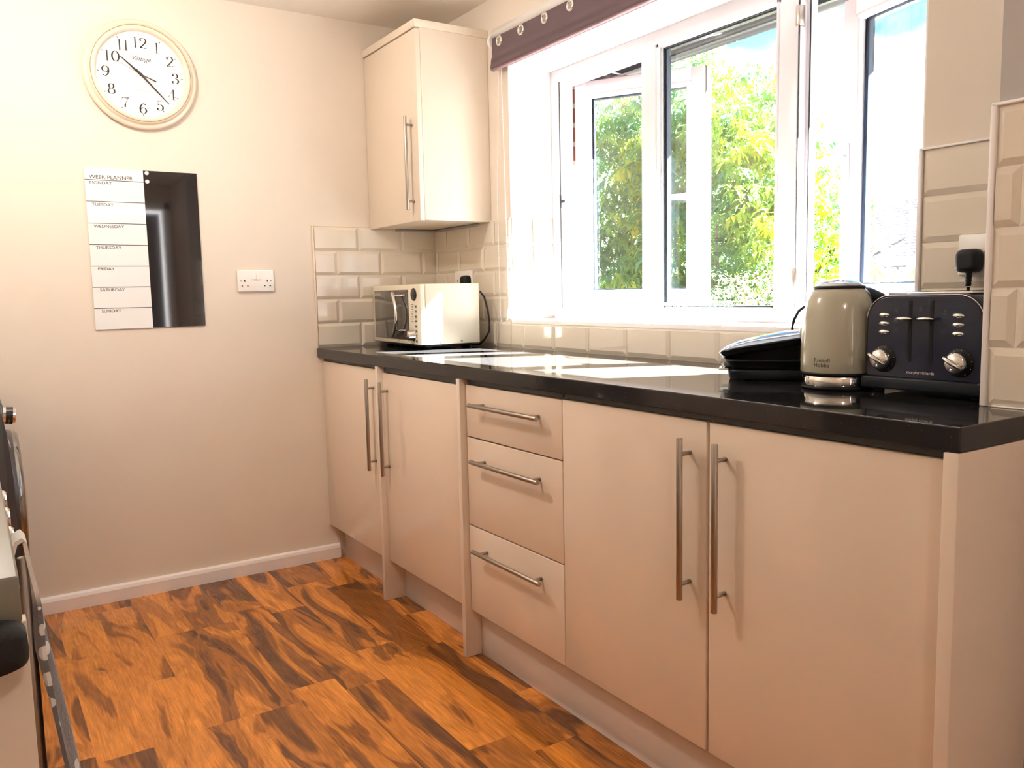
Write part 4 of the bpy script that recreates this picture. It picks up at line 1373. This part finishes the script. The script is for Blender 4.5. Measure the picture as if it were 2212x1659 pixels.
# ================================================================== CONTACT GRILL
GX, GY = 2.095, -0.195
ga = math.radians(40)
GMx = Matrix.Translation((GX, GY, H)) @ Matrix.Rotation(ga, 4, 'Z')
gr = empty('contact_grill', (GX, GY, H), 'black contact grill with a shiny domed lid, closed, left of the kettle', 'grill')
def sup(a, b_, z, n=40, p=0.42, cx=0, cy=0, zf=None):
    P = []
    for k in range(n):
        t_ = 2*PI*k/n
        c_, s_ = math.cos(t_), math.sin(t_)
        x = cx+a*math.copysign(abs(c_)**p, c_); y = cy+b_*math.copysign(abs(s_)**p, s_)
        P.append(GMx @ Vector((x, y, z+(zf(x, y) if zf else 0))))
    return P
tilt = lambda x, y: 0.21*(0.766*x-0.643*y+0.09)
def slab(z0, z1, a0, b0, a1, b1, e_=0.003, p=0.30, zf=None):
    """flat-sided block with small rounded edges"""
    return [sup(a0-e_, b0-e_, z0, p=p, zf=zf), sup(a0-e_*0.3, b0-e_*0.3, z0+e_*0.3, p=p, zf=zf), sup(a0, b0, z0+e_, p=p, zf=zf),
            sup(a1, b1, z1-e_, p=p, zf=zf), sup(a1-e_*0.3, b1-e_*0.3, z1-e_*0.3, p=p, zf=zf), sup(a1-e_, b1-e_, z1, p=p, zf=zf)]
def gbuild(rings, name, m_):
    b = MB(); b.loft(rings, smooth=True); o = b.build(name, M[m_], gr)
    md_ = o.modifiers.new('e', 'EDGE_SPLIT'); md_.split_angle = math.radians(32)
    return o
gbuild(slab(0.028, 0.050, 0.108, 0.090, 0.126, 0.100), 'lower_body', 'black')
gbuild(slab(0.004, 0.026, 0.116, 0.094, 0.118, 0.096), 'base', 'navy_matt')
gbuild([sup(0.100, 0.084, 0.048, p=0.3), sup(0.112, 0.090, 0.050, p=0.3, zf=tilt)], 'upper_body', 'black')
gbuild(slab(0.046, 0.062, 0.132, 0.103, 0.139, 0.108, 0.004, p=0.34, zf=tilt), 'lid_rim', 'black_gloss')
gbuild([sup(0.1365, 0.1055, 0.0615, p=0.34, zf=tilt), sup(0.133, 0.102, 0.0655, p=0.36, zf=tilt), sup(0.122, 0.094, 0.0725, p=0.42, zf=tilt), sup(0.100, 0.078, 0.0800, p=0.5, zf=tilt), sup(0.070, 0.055, 0.0855, p=0.65, zf=tilt), sup(0.035, 0.03, 0.0882, p=0.85, zf=tilt), sup(0.006, 0.006, 0.0890, p=1, zf=tilt)], 'lid', 'lid_mirror')
b = MB()
b.box((-0.128, -0.060, 0.030), (-0.100, 0.060, 0.048), 0.006, M=GMx); b.build('lid_handle', M['drip'], gr)
b = MB(); b.box((-0.137, -0.08, 0.0255), (-0.115, 0.08, 0.0285), 0.001, M=GMx); b.build('drip_lip', M['chrome'], gr)
for fx, fy in ((-0.07, -0.06), (0.07, -0.06), (-0.07, 0.06), (0.07, 0.06)):
    b = MB(); b.cyl(GMx @ Vector((fx, fy, 0.0004)), GMx @ Vector((fx, fy, 0.006)), 0.009); b.build('foot', M['black'], gr)
b = MB()
b.tube([(2.052, -0.078, 0.960), (2.044, -0.084, 1.000), (2.046, -0.090, 1.030), (2.053, -0.092, 1.050), (2.068, -0.094, 1.071), (2.087, -0.095, 1.082), (2.108, -0.095, 1.081), (2.135, -0.092, 1.064), (2.165, -0.085, 1.025), (2.185, -0.075, 0.975), (2.20, -0.06, 0.935), (2.23, -0.045, 0.921), (2.33, -0.03, 0.921)], 0.0034, 10)
b.build('cable', M['black'], gr)
b = MB(); b.box((2.205, -0.205, H+0.001), (2.255, -0.135, H+0.018), 0.003); tag(b.build('drip_tray', M['drip']), 'small grey plastic drip tray between the grill and the kettle', 'tray')

# ================================================================== ROLLER BLIND
rb = empty('roller_blind', (1.48, -0.04, 2.0), 'rolled-up aubergine fabric blind with metal eyelets over the window', 'blind')
bz = [(2.1130, -0.040), (2.105, -0.0405), (2.09, -0.041), (2.07, -0.0415), (2.05, -0.0420), (2.035, -0.043), (2.026, -0.0460), (2.019, -0.0455), (2.012, -0.0430), (2.004, -0.0445), (1.996, -0.0475), (1.989, -0.0480), (1.985, -0.0440)]
b = MB()
X0, X1 = 0.588, 2.40
NS = 80
rowsF, rowsB = [], []
def edge(z):
    return X0-0.009*(max(0.0, (2.04-z)/0.055))**1.0+(0.004*math.sin((2.04-z)*150) if z < 2.045 else 0)
for (z, y) in bz:
    xs_ = [edge(z)+(X1-edge(z))*k/NS for k in range(NS+1)]
    rowsF.append([Vector((x_, y+0.0006*math.sin(x_*9+z*30), z)) for x_ in xs_])
    rowsB.append([Vector((x_, y+0.0016+0.0006*math.sin(x_*9+z*30), z)) for x_ in xs_])
b.grid(rowsF); b.grid(rowsB)
for A, B_ in ((rowsF[0], rowsB[0]), (rowsF[-1], rowsB[-1])):
    b.grid([A, B_])
b.grid([[r_[0] for r_ in rowsF], [r_[0] for r_ in rowsB]]); b.grid([[r_[-1] for r_ in rowsF], [r_[-1] for r_ in rowsB]])
b.build('fabric', M['purple'], rb)
b = MB(); b.box((0.583, -0.0475, 1.981), (2.395, -0.030, 1.989), 0.003); b.build('bottom_bar', M['purple_hem'], rb)
b = MB(); b.cyl((0.592, -0.030, 2.118), (2.40, -0.030, 2.118), 0.019, seg=24); b.build('roller_tube', M['white_plastic'], rb)
for x in (0.574, 2.402):
    b = MB(); b.cyl((x, -0.030, 2.092), (x+0.016, -0.030, 2.092), 0.0265, seg=32, bev=0.002); b.box((x+0.002, -0.030, 2.066), (x+0.012, -0.001, 2.14), 0.002); b.build('end_bracket', M['white_plastic'], rb)
for k in range(12):
    x = 0.640+0.149*k
    Te = Matrix.Translation((x, -0.0418, 2.082)) @ Matrix.Rotation(PI/2, 4, 'X')
    b = MB(); b.lathe([(0.0115, 0.0004), (0.0125, 0.0028), (0.0155, 0.0040), (0.0185, 0.0028), (0.0195, 0.0002)], 40, M=Te)
    ey = b.build('eyelet', M['chrome'], rb)
    b = MB(); b.lathe([(0.0, 0.0006), (0.0118, 0.0006)], 30, M=Te); b.build('eyelet_centre', M['steel'], ey)
# bead chain: two strands and the loop at the bottom
pts = []
zs = np.linspace(2.075, 1.05, 60)
left = [(0.606+(0.576-0.606)*min(1, (2.075-z)/0.6)-0.004*math.sin((2.075-z)*3), -0.022, z) for z in zs]
loop = [(0.578, -0.022, 1.035), (0.584, -0.022, 1.018), (0.594, -0.022, 1.009), (0.606, -0.022, 1.008), (0.618, -0.022, 1.016), (0.628, -0.022, 1.035), (0.634, -0.022, 1.07)]
right = [(0.640+(0.618-0.640)*(z-1.08)/0.995+0.0*z, -0.022, z) for z in np.linspace(1.08, 2.075, 60)]
allp = [Vector(p) for p in left+loop+right]
b = MB(); b.tube(allp, 0.0008, 5)
d_acc = 0.0
for p, q in zip(allp, allp[1:]):
    L_ = (q-p).length
    while d_acc < L_:
        c = p+(q-p)*(d_acc/L_)
        t_ = bmesh.new(); bmesh.ops.create_icosphere(t_, subdivisions=1, radius=0.0022)
        for f in t_.faces: f.smooth = True
        bmesh.ops.translate(t_, verts=list(t_.verts), vec=c)
        b._merge(t_)
        d_acc += 0.0062
    d_acc -= L_
b.build('bead_chain', M['white_plastic'], rb)

# ================================================================== BOWL ON THE SILL
BX, BY, BZ = 1.335, 0.100, 1.0265
bw = empty('wire_bowl', (BX, BY, BZ), 'white wire bowl standing on the window sill', 'bowl')
b = MB()
R1 = 0.088
for k in range(28):
    a = 2*PI*k/28
    pts = []
    for t_ in np.linspace(0, 1, 7):
        r_ = 0.030+(R1-0.030)*math.sin(t_*PI/2)
        z_ = BZ+0.006+0.052*(1-math.cos(t_*PI/2))**0.9
        pts.append((BX+r_*math.cos(a+0.35*t_), BY+r_*math.sin(a+0.35*t_), z_))
    b.tube(pts, 0.0011, 5)
b.build('wires', M['white_plastic'], bw)
b = MB()
for r_, z_, w_ in ((R1, BZ+0.058, 0.0022), (0.075, BZ+0.034, 0.0012), (0.031, BZ+0.006, 0.0022)):
    b.tube([(BX+r_*math.cos(2*PI*k/48), BY+r_*math.sin(2*PI*k/48), z_) for k in range(48)], w_, 6, closed=True)
b.build('rings', M['white_plastic'], bw)
for k in range(3):
    a = 2*PI*k/3
    b = MB(); b.cyl((BX+0.031*math.cos(a), BY+0.031*math.sin(a), BZ+0.0002), (BX+0.031*math.cos(a), BY+0.031*math.sin(a), BZ+0.006), 0.004); b.build('foot', M['white_plastic'], bw)

# ================================================================== OPPOSITE RUN (left edge of the photo)
# washing machine
wm = empty('washing_machine', (0.34, -2.05, 0), 'graphite washing machine with round chrome-rimmed door, at the left edge by the skirting', 'washing machine')
b = MB(); b.box((0.045, -2.40, 0.012), (0.630, -1.745, 0.848), 0.008)
b.build('casing', M['graphite'], wm)
b = MB()
fr = [(-1.745, 0.02), (-1.738, 0.04), (-1.733, 0.30), (-1.733, 0.60), (-1.737, 0.70), (-1.745, 0.79), (-1.755, 0.845), (-1.76, 0.848), (-1.78, 0.02)]
b.prism(fr, 'x', 0.046, 0.629); b.build('front_panel', M['graphite'], wm)
WT = Matrix.Translation((0.335, -1.735, 0.50)) @ Matrix.Rotation(-PI/2, 4, 'X')
b = MB(); b.lathe([(0.225, 0.0), (0.228, 0.006), (0.226, 0.022), (0.218, 0.030), (0.205, 0.032), (0.190, 0.028)], 72, M=WT); wd = b.build('door', M['dark_chrome'], wm)
b = MB(); b.lathe([(0.0, 0.042), (0.08, 0.040), (0.15, 0.034), (0.192, 0.027)], 72, M=WT); b.build('door_glass', M['black_gloss'], wd)
b = MB(); b.lathe([(0.232, 0.0), (0.230, 0.012), (0.224, 0.016)], 72, M=WT); b.build('door_trim', M['graphite'], wd)
b = MB(); b.lathe([(0, 0.034), (0.022, 0.034), (0.0245, 0.031), (0.026, 0.003), (0.027, 0.0)], 40, M=Matrix.Translation((0.52, -1.7445, 0.800)) @ Matrix.Rotation(-PI/2-0.10, 4, 'X')); wk = b.build('programme_knob', M['chrome'], wm)
b = MB(); b.lathe([(0.0262, 0.008), (0.0262, 0.026)], 40, M=Matrix.Translation((0.52, -1.7445, 0.800)) @ Matrix.Rotation(-PI/2-0.10, 4, 'X')); b.build('knob_band', M['black_gloss'], wk)
b = MB(); b.box((0.06, -1.7345, 0.715), (0.615, -1.7325, 0.7165)); b.build('panel_seam', M['chrome'], wm)

# run of units opposite the window, seen edge-on at the left of the photo
OY = -1.803
oc = empty('base_cabinet', (1.14, -2.1, 0), 'cream cabinet opposite the window, seen only as a faint reflection', 'cabinet')
b = MB(); b.box((0.66, -2.40, 0.15), (1.60, OY-0.02, 0.876)); b.build('carcass', M['cab_matt'], oc)
for k in range(2):
    b = MB(); b.box((0.663+0.470*k, OY-0.018, 0.153), (1.128+0.470*k, OY, 0.87), 0.0015); b.build('door', M['cab'], oc)
b = MB(); b.box((0.66, -2.419, 0.877), (1.60, -1.792, 0.915), 0.002); tag(b.build('worktop', M['cooker']), 'short grey worktop beside the washing machine, seen only in reflections', 'worktop')
ckr = empty('cooker', (1.915, -2.1, 0), 'cooker at the left edge, only its small chrome knobs showing', 'cooker')
b = MB(); b.box((1.605, -2.40, 0.01), (2.225, OY-0.02, 0.905), 0.003); b.build('casing', M['graphite'], ckr)
b = MB(); b.box((1.606, OY-0.0195, 0.79), (2.224, OY, 0.90), 0.003); b.build('control_panel', M['cooker'], ckr)
b = MB(); b.box((1.606, OY-0.0195, 0.14), (2.224, OY, 0.785), 0.003); ckd = b.build('oven_door', M['black_gloss'], ckr)
for kx in (1.96, 2.085, 2.203):
    b = MB(); b.lathe([(0, 0.0225), (0.014, 0.0225), (0.0165, 0.019), (0.0165, 0.014), (0.015, 0.012), (0.015, 0.002), (0.019, 0)], 32, M=Matrix.Translation((kx, OY-0.0005, 0.833)) @ Matrix.Rotation(-PI/2, 4, 'X')); b.build('knob', M['chrome'], ckr)
b = MB(); b.box((1.606, -2.40, 0.906), (2.224, -1.82, 0.918), 0.003); b.build('hob', M['black_gloss'], ckr)
oc2 = empty('base_cabinet', (2.44, -2.1, 0), 'base cabinet cut off by the left edge, a towel over its upright bar handle', 'cabinet')
b = MB(); b.box((2.232, -2.40, 0.15), (2.640, OY-0.02, 0.876)); b.build('carcass', M['cab_matt'], oc2)
b = MB(); b.box((2.235, OY-0.018, 0.153), (2.636, OY, 0.87), 0.0015); dd = b.build('door', M['cab'], oc2)
bt = Vector((2.272, -1.7757, 0.8255))
b = MB(); b.cyl(bt, (2.272, -1.7757, 0.4705), 0.0070, bev=0.0008)
for zz in (0.7905, 0.5055):
    b.cyl((2.272, OY, zz), (2.272, -1.7757, zz), 0.0045, seg=12)
b.build('bar_handle', M['steel'], dd)
b = MB(); b.box((2.642, -2.40, 0.002), (2.6605, -1.7885, 0.8765), 0.001); tag(b.build('end_panel', M['cab_matt']), 'cream end panel at the bottom left edge below the grey worktop', 'panel')
b = MB(); b.box((2.230, -2.419, 0.878), (2.668, -1.7915, 0.916), 0.002); tag(b.build('worktop', M['cooker']), 'grey worktop at the left edge of the photo, beside the chrome knobs', 'worktop')

# tea towel hung over the top of the handle
def towel_mat():
    m = mat('spotted_grey_towel', (0.16, 0.145, 0.15), 0.95, bump=0.8, bscale=220, sheen=0.4)
    t = m.node_tree; bs = t.nodes['Principled BSDF']
    tcn = t.nodes.new('ShaderNodeTexCoord')
    sp = t.nodes.new('ShaderNodeSeparateXYZ'); t.links.new(tcn.outputs['Object'], sp.inputs[0])
    v = t.nodes.new('ShaderNodeTexVoronoi'); v.inputs['Scale'].default_value = 34; v.inputs['Randomness'].default_value = 0.15
    t.links.new(tcn.outputs['Object'], v.inputs['Vector'])
    lt = t.nodes.new('ShaderNodeMath'); lt.operation = 'LESS_THAN'; lt.inputs[1].default_value = 0.30
    t.links.new(v.outputs['Distance'], lt.inputs[0])
    mx = t.nodes.new('ShaderNodeMix'); mx.data_type = 'RGBA'
    mx.inputs[6].default_value = (0.15, 0.135, 0.14, 1); mx.inputs[7].default_value = (0.75, 0.73, 0.72, 1)
    t.links.new(lt.outputs[0], mx.inputs[0])
    gt = t.nodes.new('ShaderNodeMapRange'); gt.inputs[1].default_value = 0.765; gt.inputs[2].default_value = 0.785
    t.links.new(sp.outputs[2], gt.inputs[0])
    m2 = t.nodes.new('ShaderNodeMix'); m2.data_type = 'RGBA'
    t.links.new(gt.outputs[0], m2.inputs[0]); t.links.new(mx.outputs[2], m2.inputs[6]); m2.inputs[7].default_value = (0.80, 0.78, 0.77, 1)
    t.links.new(m2.outputs[2], bs.inputs['Base Color'])
    return m
M['towel'] = towel_mat()
b = MB()
hx, hy = bt.x, bt.y
spine = [(-0.013, 0.790), (-0.012, 0.835), (-0.008, 0.848), (0.000, 0.852), (0.005, 0.845), (0.007, 0.825), (0.009, 0.800), (0.012, 0.770), (0.013, 0.742), (0.014, 0.715), (0.018, 0.690), (0.022, 0.665), (0.028, 0.62), (0.033, 0.58), (0.037, 0.54), (0.042, 0.48)]
rows_ = []
for i, (dy, z) in enumerate(spine):
    row_ = []
    wdt = 0.024+0.030*min(1, max(0, (0.80-z)/0.25))
    for k in range(13):
        t_ = k/12
        x_ = hx-0.012-wdt+2*wdt*t_
        row_.append(Vector((x_, hy+dy+0.006*math.sin(t_*9+z*14)*min(1, max(0, (0.82-z)/0.1)), z)))
    rows_.append(row_)
rows2 = [[p+Vector((0, -0.0045, 0)) if i > 3 else p+Vector((0, 0.003, -0.004)) for p in r_] for i, r_ in enumerate(rows_)]
b.grid(rows_); b.grid(rows2)
b.grid([[r_[0] for r_ in rows_], [r_[0] for r_ in rows2]]); b.grid([[r_[-1] for r_ in rows_], [r_[-1] for r_ in rows2]])
b.grid([rows_[0], rows2[0]]); b.grid([rows_[-1], rows2[-1]])
tag(b.build('tea_towel', M['towel']), 'white and grey spotted tea towel hanging over the cooker handle', 'towel')
b = MB()
rings = []
for x_, s_ in ((2.6690, 0.5), (2.6705, 0.9), (2.674, 1.0), (2.696, 1.0), (2.703, 0.9), (2.706, 0.6)):
    rings.append([Vector((x_, -1.845+0.0555*s_*math.copysign(abs(math.cos(2*PI*k/32))**0.4, math.cos(2*PI*k/32)), 0.8675+0.0185*s_*math.copysign(abs(math.sin(2*PI*k/32))**0.5, math.sin(2*PI*k/32)))) for k in range(32)])
b.loft(rings)
tag(b.build('oven_glove', M['mitt']), 'black quilted pad hanging on the end panel at the left edge', 'glove')

# ================================================================== CEILING LAMP AND ADDED FILL LAMP
def lamp(x, y, watts, label, r=0.06):
    l_ = empty('ceiling_or_fill_light', (x, y, HC), label, 'ceiling light')
    b = MB(); b.lathe([(0, 0.0), (0.13, 0.0), (0.135, -0.01), (0.13, -0.022), (0.12, -0.024)], 48, M=Matrix.Translation((x, y, HC-0.0005))); b.build('base', M['chrome'], l_)
    b = MB(); b.lathe([(0.12, -0.022), (0.115, -0.045), (0.09, -0.068), (0.05, -0.080), (0, -0.084)], 48, M=Matrix.Translation((x, y, HC))); b.build('shade', M['lampglass'], l_)
    ld = bpy.data.lights.new('bulb', 'POINT'); ld.energy = watts; ld.color = (1.0, 0.905, 0.80); ld.shadow_soft_size = r
    lo = bpy.data.objects.new('bulb', ld); COL.objects.link(lo); lo.parent = l_; lo.location = (0, 0, -0.15)
    return l_
lamp(0.95, -1.65, LAMP_W*1.2, 'round ceiling light above the left end of the room')
lamp(4.3, -1.6, LAMP_W*0.6, 'round unseen fill light added above the camera end of the room')  # unseen lamp added as fill to brighten the room

# ================================================================== OUTSIDE
b = MB(); b.box((-60, 0.4, -2.80), (40, 80, -2.72)); struct(b.build('ground', M['ridge']))

def leaves(name, centres, per, length, width, parent, material, droop=0.8, spread=1.0, sun_bias=True, tint_noise=0.25, cyx=None):
    """each leaf is a folded blade of four faces"""
    n = len(centres)*per
    C = np.repeat(centres, per, axis=0)
    az = rng.uniform(0, 2*PI, n)
    el = rng.uniform(-1.25, 0.25, n)*droop
    d = np.stack([np.cos(az)*np.cos(el), np.sin(az)*np.cos(el), np.sin(el)], 1)
    Ls = length*rng.uniform(0.65, 1.25, n)
    side = np.cross(d, np.array([0, 0, 1.0])); side /= np.linalg.norm(side, axis=1)[:, None]+1e-9
    upv = np.cross(side, d)
    base = C+d*rng.uniform(0.0, 0.05, n)[:, None]*spread+rng.normal(0, 0.02*spread, (n, 3))
    W = width*rng.uniform(0.8, 1.2, n)
    mid = base+d*(Ls*0.5)[:, None]+upv*(Ls*0.06)[:, None]
    tip = base+d*Ls[:, None]-np.array([0, 0, 1.0])*(Ls*0.22)[:, None]
    l = mid+side*(W*0.5)[:, None]+upv*(W*0.16)[:, None]
    r_ = mid-side*(W*0.5)[:, None]+upv*(W*0.16)[:, None]
    V = np.stack([base, l, mid, r_, tip], 1).reshape(-1, 3)
    idx = np.arange(n)*5
    F = np.concatenate([np.stack([idx, idx+1, idx+2], 1), np.stack([idx, idx+2, idx+3], 1), np.stack([idx+1, idx+4, idx+2], 1), np.stack([idx+2, idx+4, idx+3], 1)], 0)
    me = bpy.data.meshes.new(name)
    me.from_pydata(V.tolist(), [], F.tolist())
    tint = np.repeat(np.clip(cyx+rng.normal(0, tint_noise, len(centres)), 0, 1), per)+rng.normal(0, 0.08, n)
    tint = np.clip(tint, 0, 1)
    at = me.attributes.new('tint', 'FLOAT', 'FACE')
    at.data.foreach_set('value', np.tile(tint, 4).astype(np.float32))
    me.materials.append(material)
    o = bpy.data.objects.new(name, me)
    COL.objects.link(o)
    if parent is not None:
        o.parent = parent
        me.transform(Matrix.Translation(-Vector(parent.location)))
    return o

def crown_points(ells, n, shell=0.55):
    P = []
    tot = sum(e_[1][0]*e_[1][1]*e_[1][2] for e_ in ells)
    for (c, r_, k) in ells:
        m_ = int(n*(r_[0]*r_[1]*r_[2])/tot*k)
        v = rng.normal(0, 1, (m_, 3)); v /= np.linalg.norm(v, axis=1)[:, None]
        rad = rng.uniform(shell, 1.0, m_)**0.6
        lump = 1+0.13*np.sin(v[:, 0]*7+c[0])*np.cos(v[:, 2]*8+c[1])+0.08*np.sin(v[:, 1]*13+3)
        P.append(np.array(c)+v*np.array(r_)*(rad*lump)[:, None])
    return np.concatenate(P, 0)

def tree(name, base, label, ells, n, per, length, width, material, trunk_r, tintf, branches=14, shell=0.5):
    t_ = empty(name, base, label, 'tree' if 'tree' in name else 'shrub')
    P = crown_points(ells, n, shell)
    leaves('foliage', P, per, length, width, t_, material, cyx=tintf(P))
    b_ = MB()
    bx, by, bz_ = base
    top = Vector(ells[0][0])
    B0 = Vector(base)
    pts = [B0.lerp(top, t)+Vector((0.10*math.sin(t*5), 0.08*math.sin(t*7+1), 0)) for t in np.linspace(0, 1, 9)]
    b_.tube(pts, trunk_r, 10, radii=[trunk_r*(1.15-0.8*t) for t in np.linspace(0, 1, 9)])
    b_.build('trunk', M['bark'], t_)
    b_ = MB()
    for k in range(branches):
        e_ = ells[k % len(ells)]
        a = 2*PI*k/branches*1.7
        s0 = B0.lerp(top, 0.45+0.5*((k*0.37) % 1))
        q = Vector(e_[0])+Vector((e_[1][0]*0.85*math.cos(a), e_[1][1]*0.85*math.sin(a), e_[1][2]*0.75*math.sin(k*1.3)))
        mid = s0.lerp(q, 0.5)+Vector((0, 0, -0.15))
        b_.tube([s0, s0.lerp(mid, 0.6), mid, mid.lerp(q, 0.6)+Vector((0, 0, 0.05)), q], trunk_r*0.25, 6, radii=[trunk_r*0.32, trunk_r*0.26, trunk_r*0.2, trunk_r*0.13, trunk_r*0.06])
    b_.build('branches', M['bark'], t_)
    return t_

def tint_cherry(P):
    d = P-np.array([-4.4, 6.6, 0.6])
    return 0.34+0.22*np.sin(P[:, 0]*3.1+P[:, 2]*2.3)+0.16*np.sin(P[:, 2]*5+P[:, 1]*3)+0.06*d[:, 0]
tree('garden_tree', (-4.9, 6.9, -2.72), 'big yellow-green broadleaf tree outside, filling the left and middle window panes',
     [((-4.7, 6.9, 1.3), (2.0, 1.7, 2.6), 1.0), ((-3.25, 6.5, 1.0), (1.1, 1.1, 1.6), 1.3), ((-6.6, 7.1, 1.4), (2.2, 1.7, 2.9), 1.0), ((-4.1, 6.7, 3.0), (1.0, 0.9, 1.05), 1.4), ((-2.85, 6.2, -0.15), (0.75, 0.9, 1.2), 1.4), ((-4.6, 6.7, -1.3), (2.3, 1.5, 1.4), 1.0), ((-5.6, 7.0, 3.4), (1.3, 1.0, 1.3), 1.2)],
     9500, 9, 0.150, 0.052, M['leaf'], 0.16, tint_cherry)
tree('garden_shrub', (-1.5, 3.8, -2.72), 'pinkish green small-leaved shrub low outside the middle pane',
     [((-1.50, 3.8, 0.60), (0.70, 0.6, 0.75), 1.0), ((-2.3, 3.9, 0.25), (0.8, 0.55, 0.78), 1.0), ((-1.4, 3.8, -1.1), (1.1, 0.6, 0.8), 0.8)],
     1700, 9, 0.055, 0.022, M['leaf2'], 0.05, lambda P: 0.5+0.3*np.sin(P[:, 0]*6+P[:, 2]*9), branches=10)

# neighbouring house beyond the garden
hs = empty('house', (-10.0, 19.0, -2.72), 'neighbouring brick house with tiled roof, seen through the right-hand pane', 'house')
HY = 18.0
b = MB(); b.box((-13.5, HY, -2.72), (-8.75, HY+6, 1.70)); b.build('wall', M['brick_far'], hs)
b = MB()
ex0, ex1, ez, ey = -13.9, -8.55, 1.80, HY-0.30
rz_ = 3.55
ry = HY+3.0
b.quad([(ex0, ey, ez), (ex1, ey, ez), (-9.3, ry, rz_), (-10.9, ry, rz_)])
b.quad([(ex1, ey, ez), (ex1, HY+6.3, ez), (-9.3, ry, rz_)])
b.quad([(ex1, HY+6.3, ez), (ex0, HY+6.3, ez), (-10.9, ry, rz_), (-9.3, ry, rz_)])
b.quad([(ex0, HY+6.3, ez), (ex0, ey, ez), (-10.9, ry, rz_)])
b.build('roof', M['rooftile'], hs)
b = MB(); b.box((ex0, ey-0.02, 1.62), (ex1, ey+0.04, 1.76)); b.build('fascia', M['far_trim'], hs)
b = MB(); b.box((ex0, ey-0.10, 1.74), (ex1, ey-0.02, 1.80)); b.build('gutter', M['ink_grey'], hs)
b = MB()
for x0, x1, z0, z1 in ((-9.52, -9.46, 0.75, 1.58), (-9.16, -9.08, 0.75, 1.58), (-8.93, -8.86, 0.75, 1.58), (-9.52, -8.86, 1.52, 1.58), (-9.52, -8.86, 0.75, 0.83)):
    b.box((x0, HY-0.06, z0), (x1, HY+0.02, z1))
hw_ = b.build('window', M['upvc'], hs)
b = MB(); b.box((-9.50, HY-0.02, 0.78), (-8.88, HY-0.01, 1.56)); b.build('pane', M['far_glass'], hw_)
b = MB(); b.cyl((-9.35, HY+0.9, 2.55), (-9.35, HY+0.9, 3.05), 0.06); b.build('vent_pipe', M['ink_grey'], hs)
g2 = empty('white_house', (-8.0, 17.0, -2.72), 'pale rendered house end with sloping roof edge, at the right of the brick house', 'house')
b = MB(); b.prism([(-7.50, -2.72), (-7.46, 1.25), (-7.22, 1.60), (-4.5, 4.0), (-4.5, -2.72)], 'y', 15.6, 17.2); b.build('wall', M['render_far'], g2)
b = MB(); b.prism([(-7.56, 1.18), (-7.50, 1.26), (-7.22, 1.68), (-4.4, 4.2), (-4.4, 4.05), (-7.16, 1.58)], 'y', 15.4, 17.3); b.build('verge_board', M['white_plastic'], g2)
b = MB()
b.prism([(16.2, -2.72), (16.2, 0.25), (17.98, 0.70), (17.98, -2.72)], 'x', -10.6, -8.8)
ext = b.build('lean_to', M['render_far'], hs)
b = MB(); b.quad([(-10.65, 16.1, 0.26), (-8.75, 16.1, 0.26), (-8.75, 17.95, 0.74), (-10.65, 17.95, 0.74)]); b.build('lean_to_roof', M['rooftile'], hs)
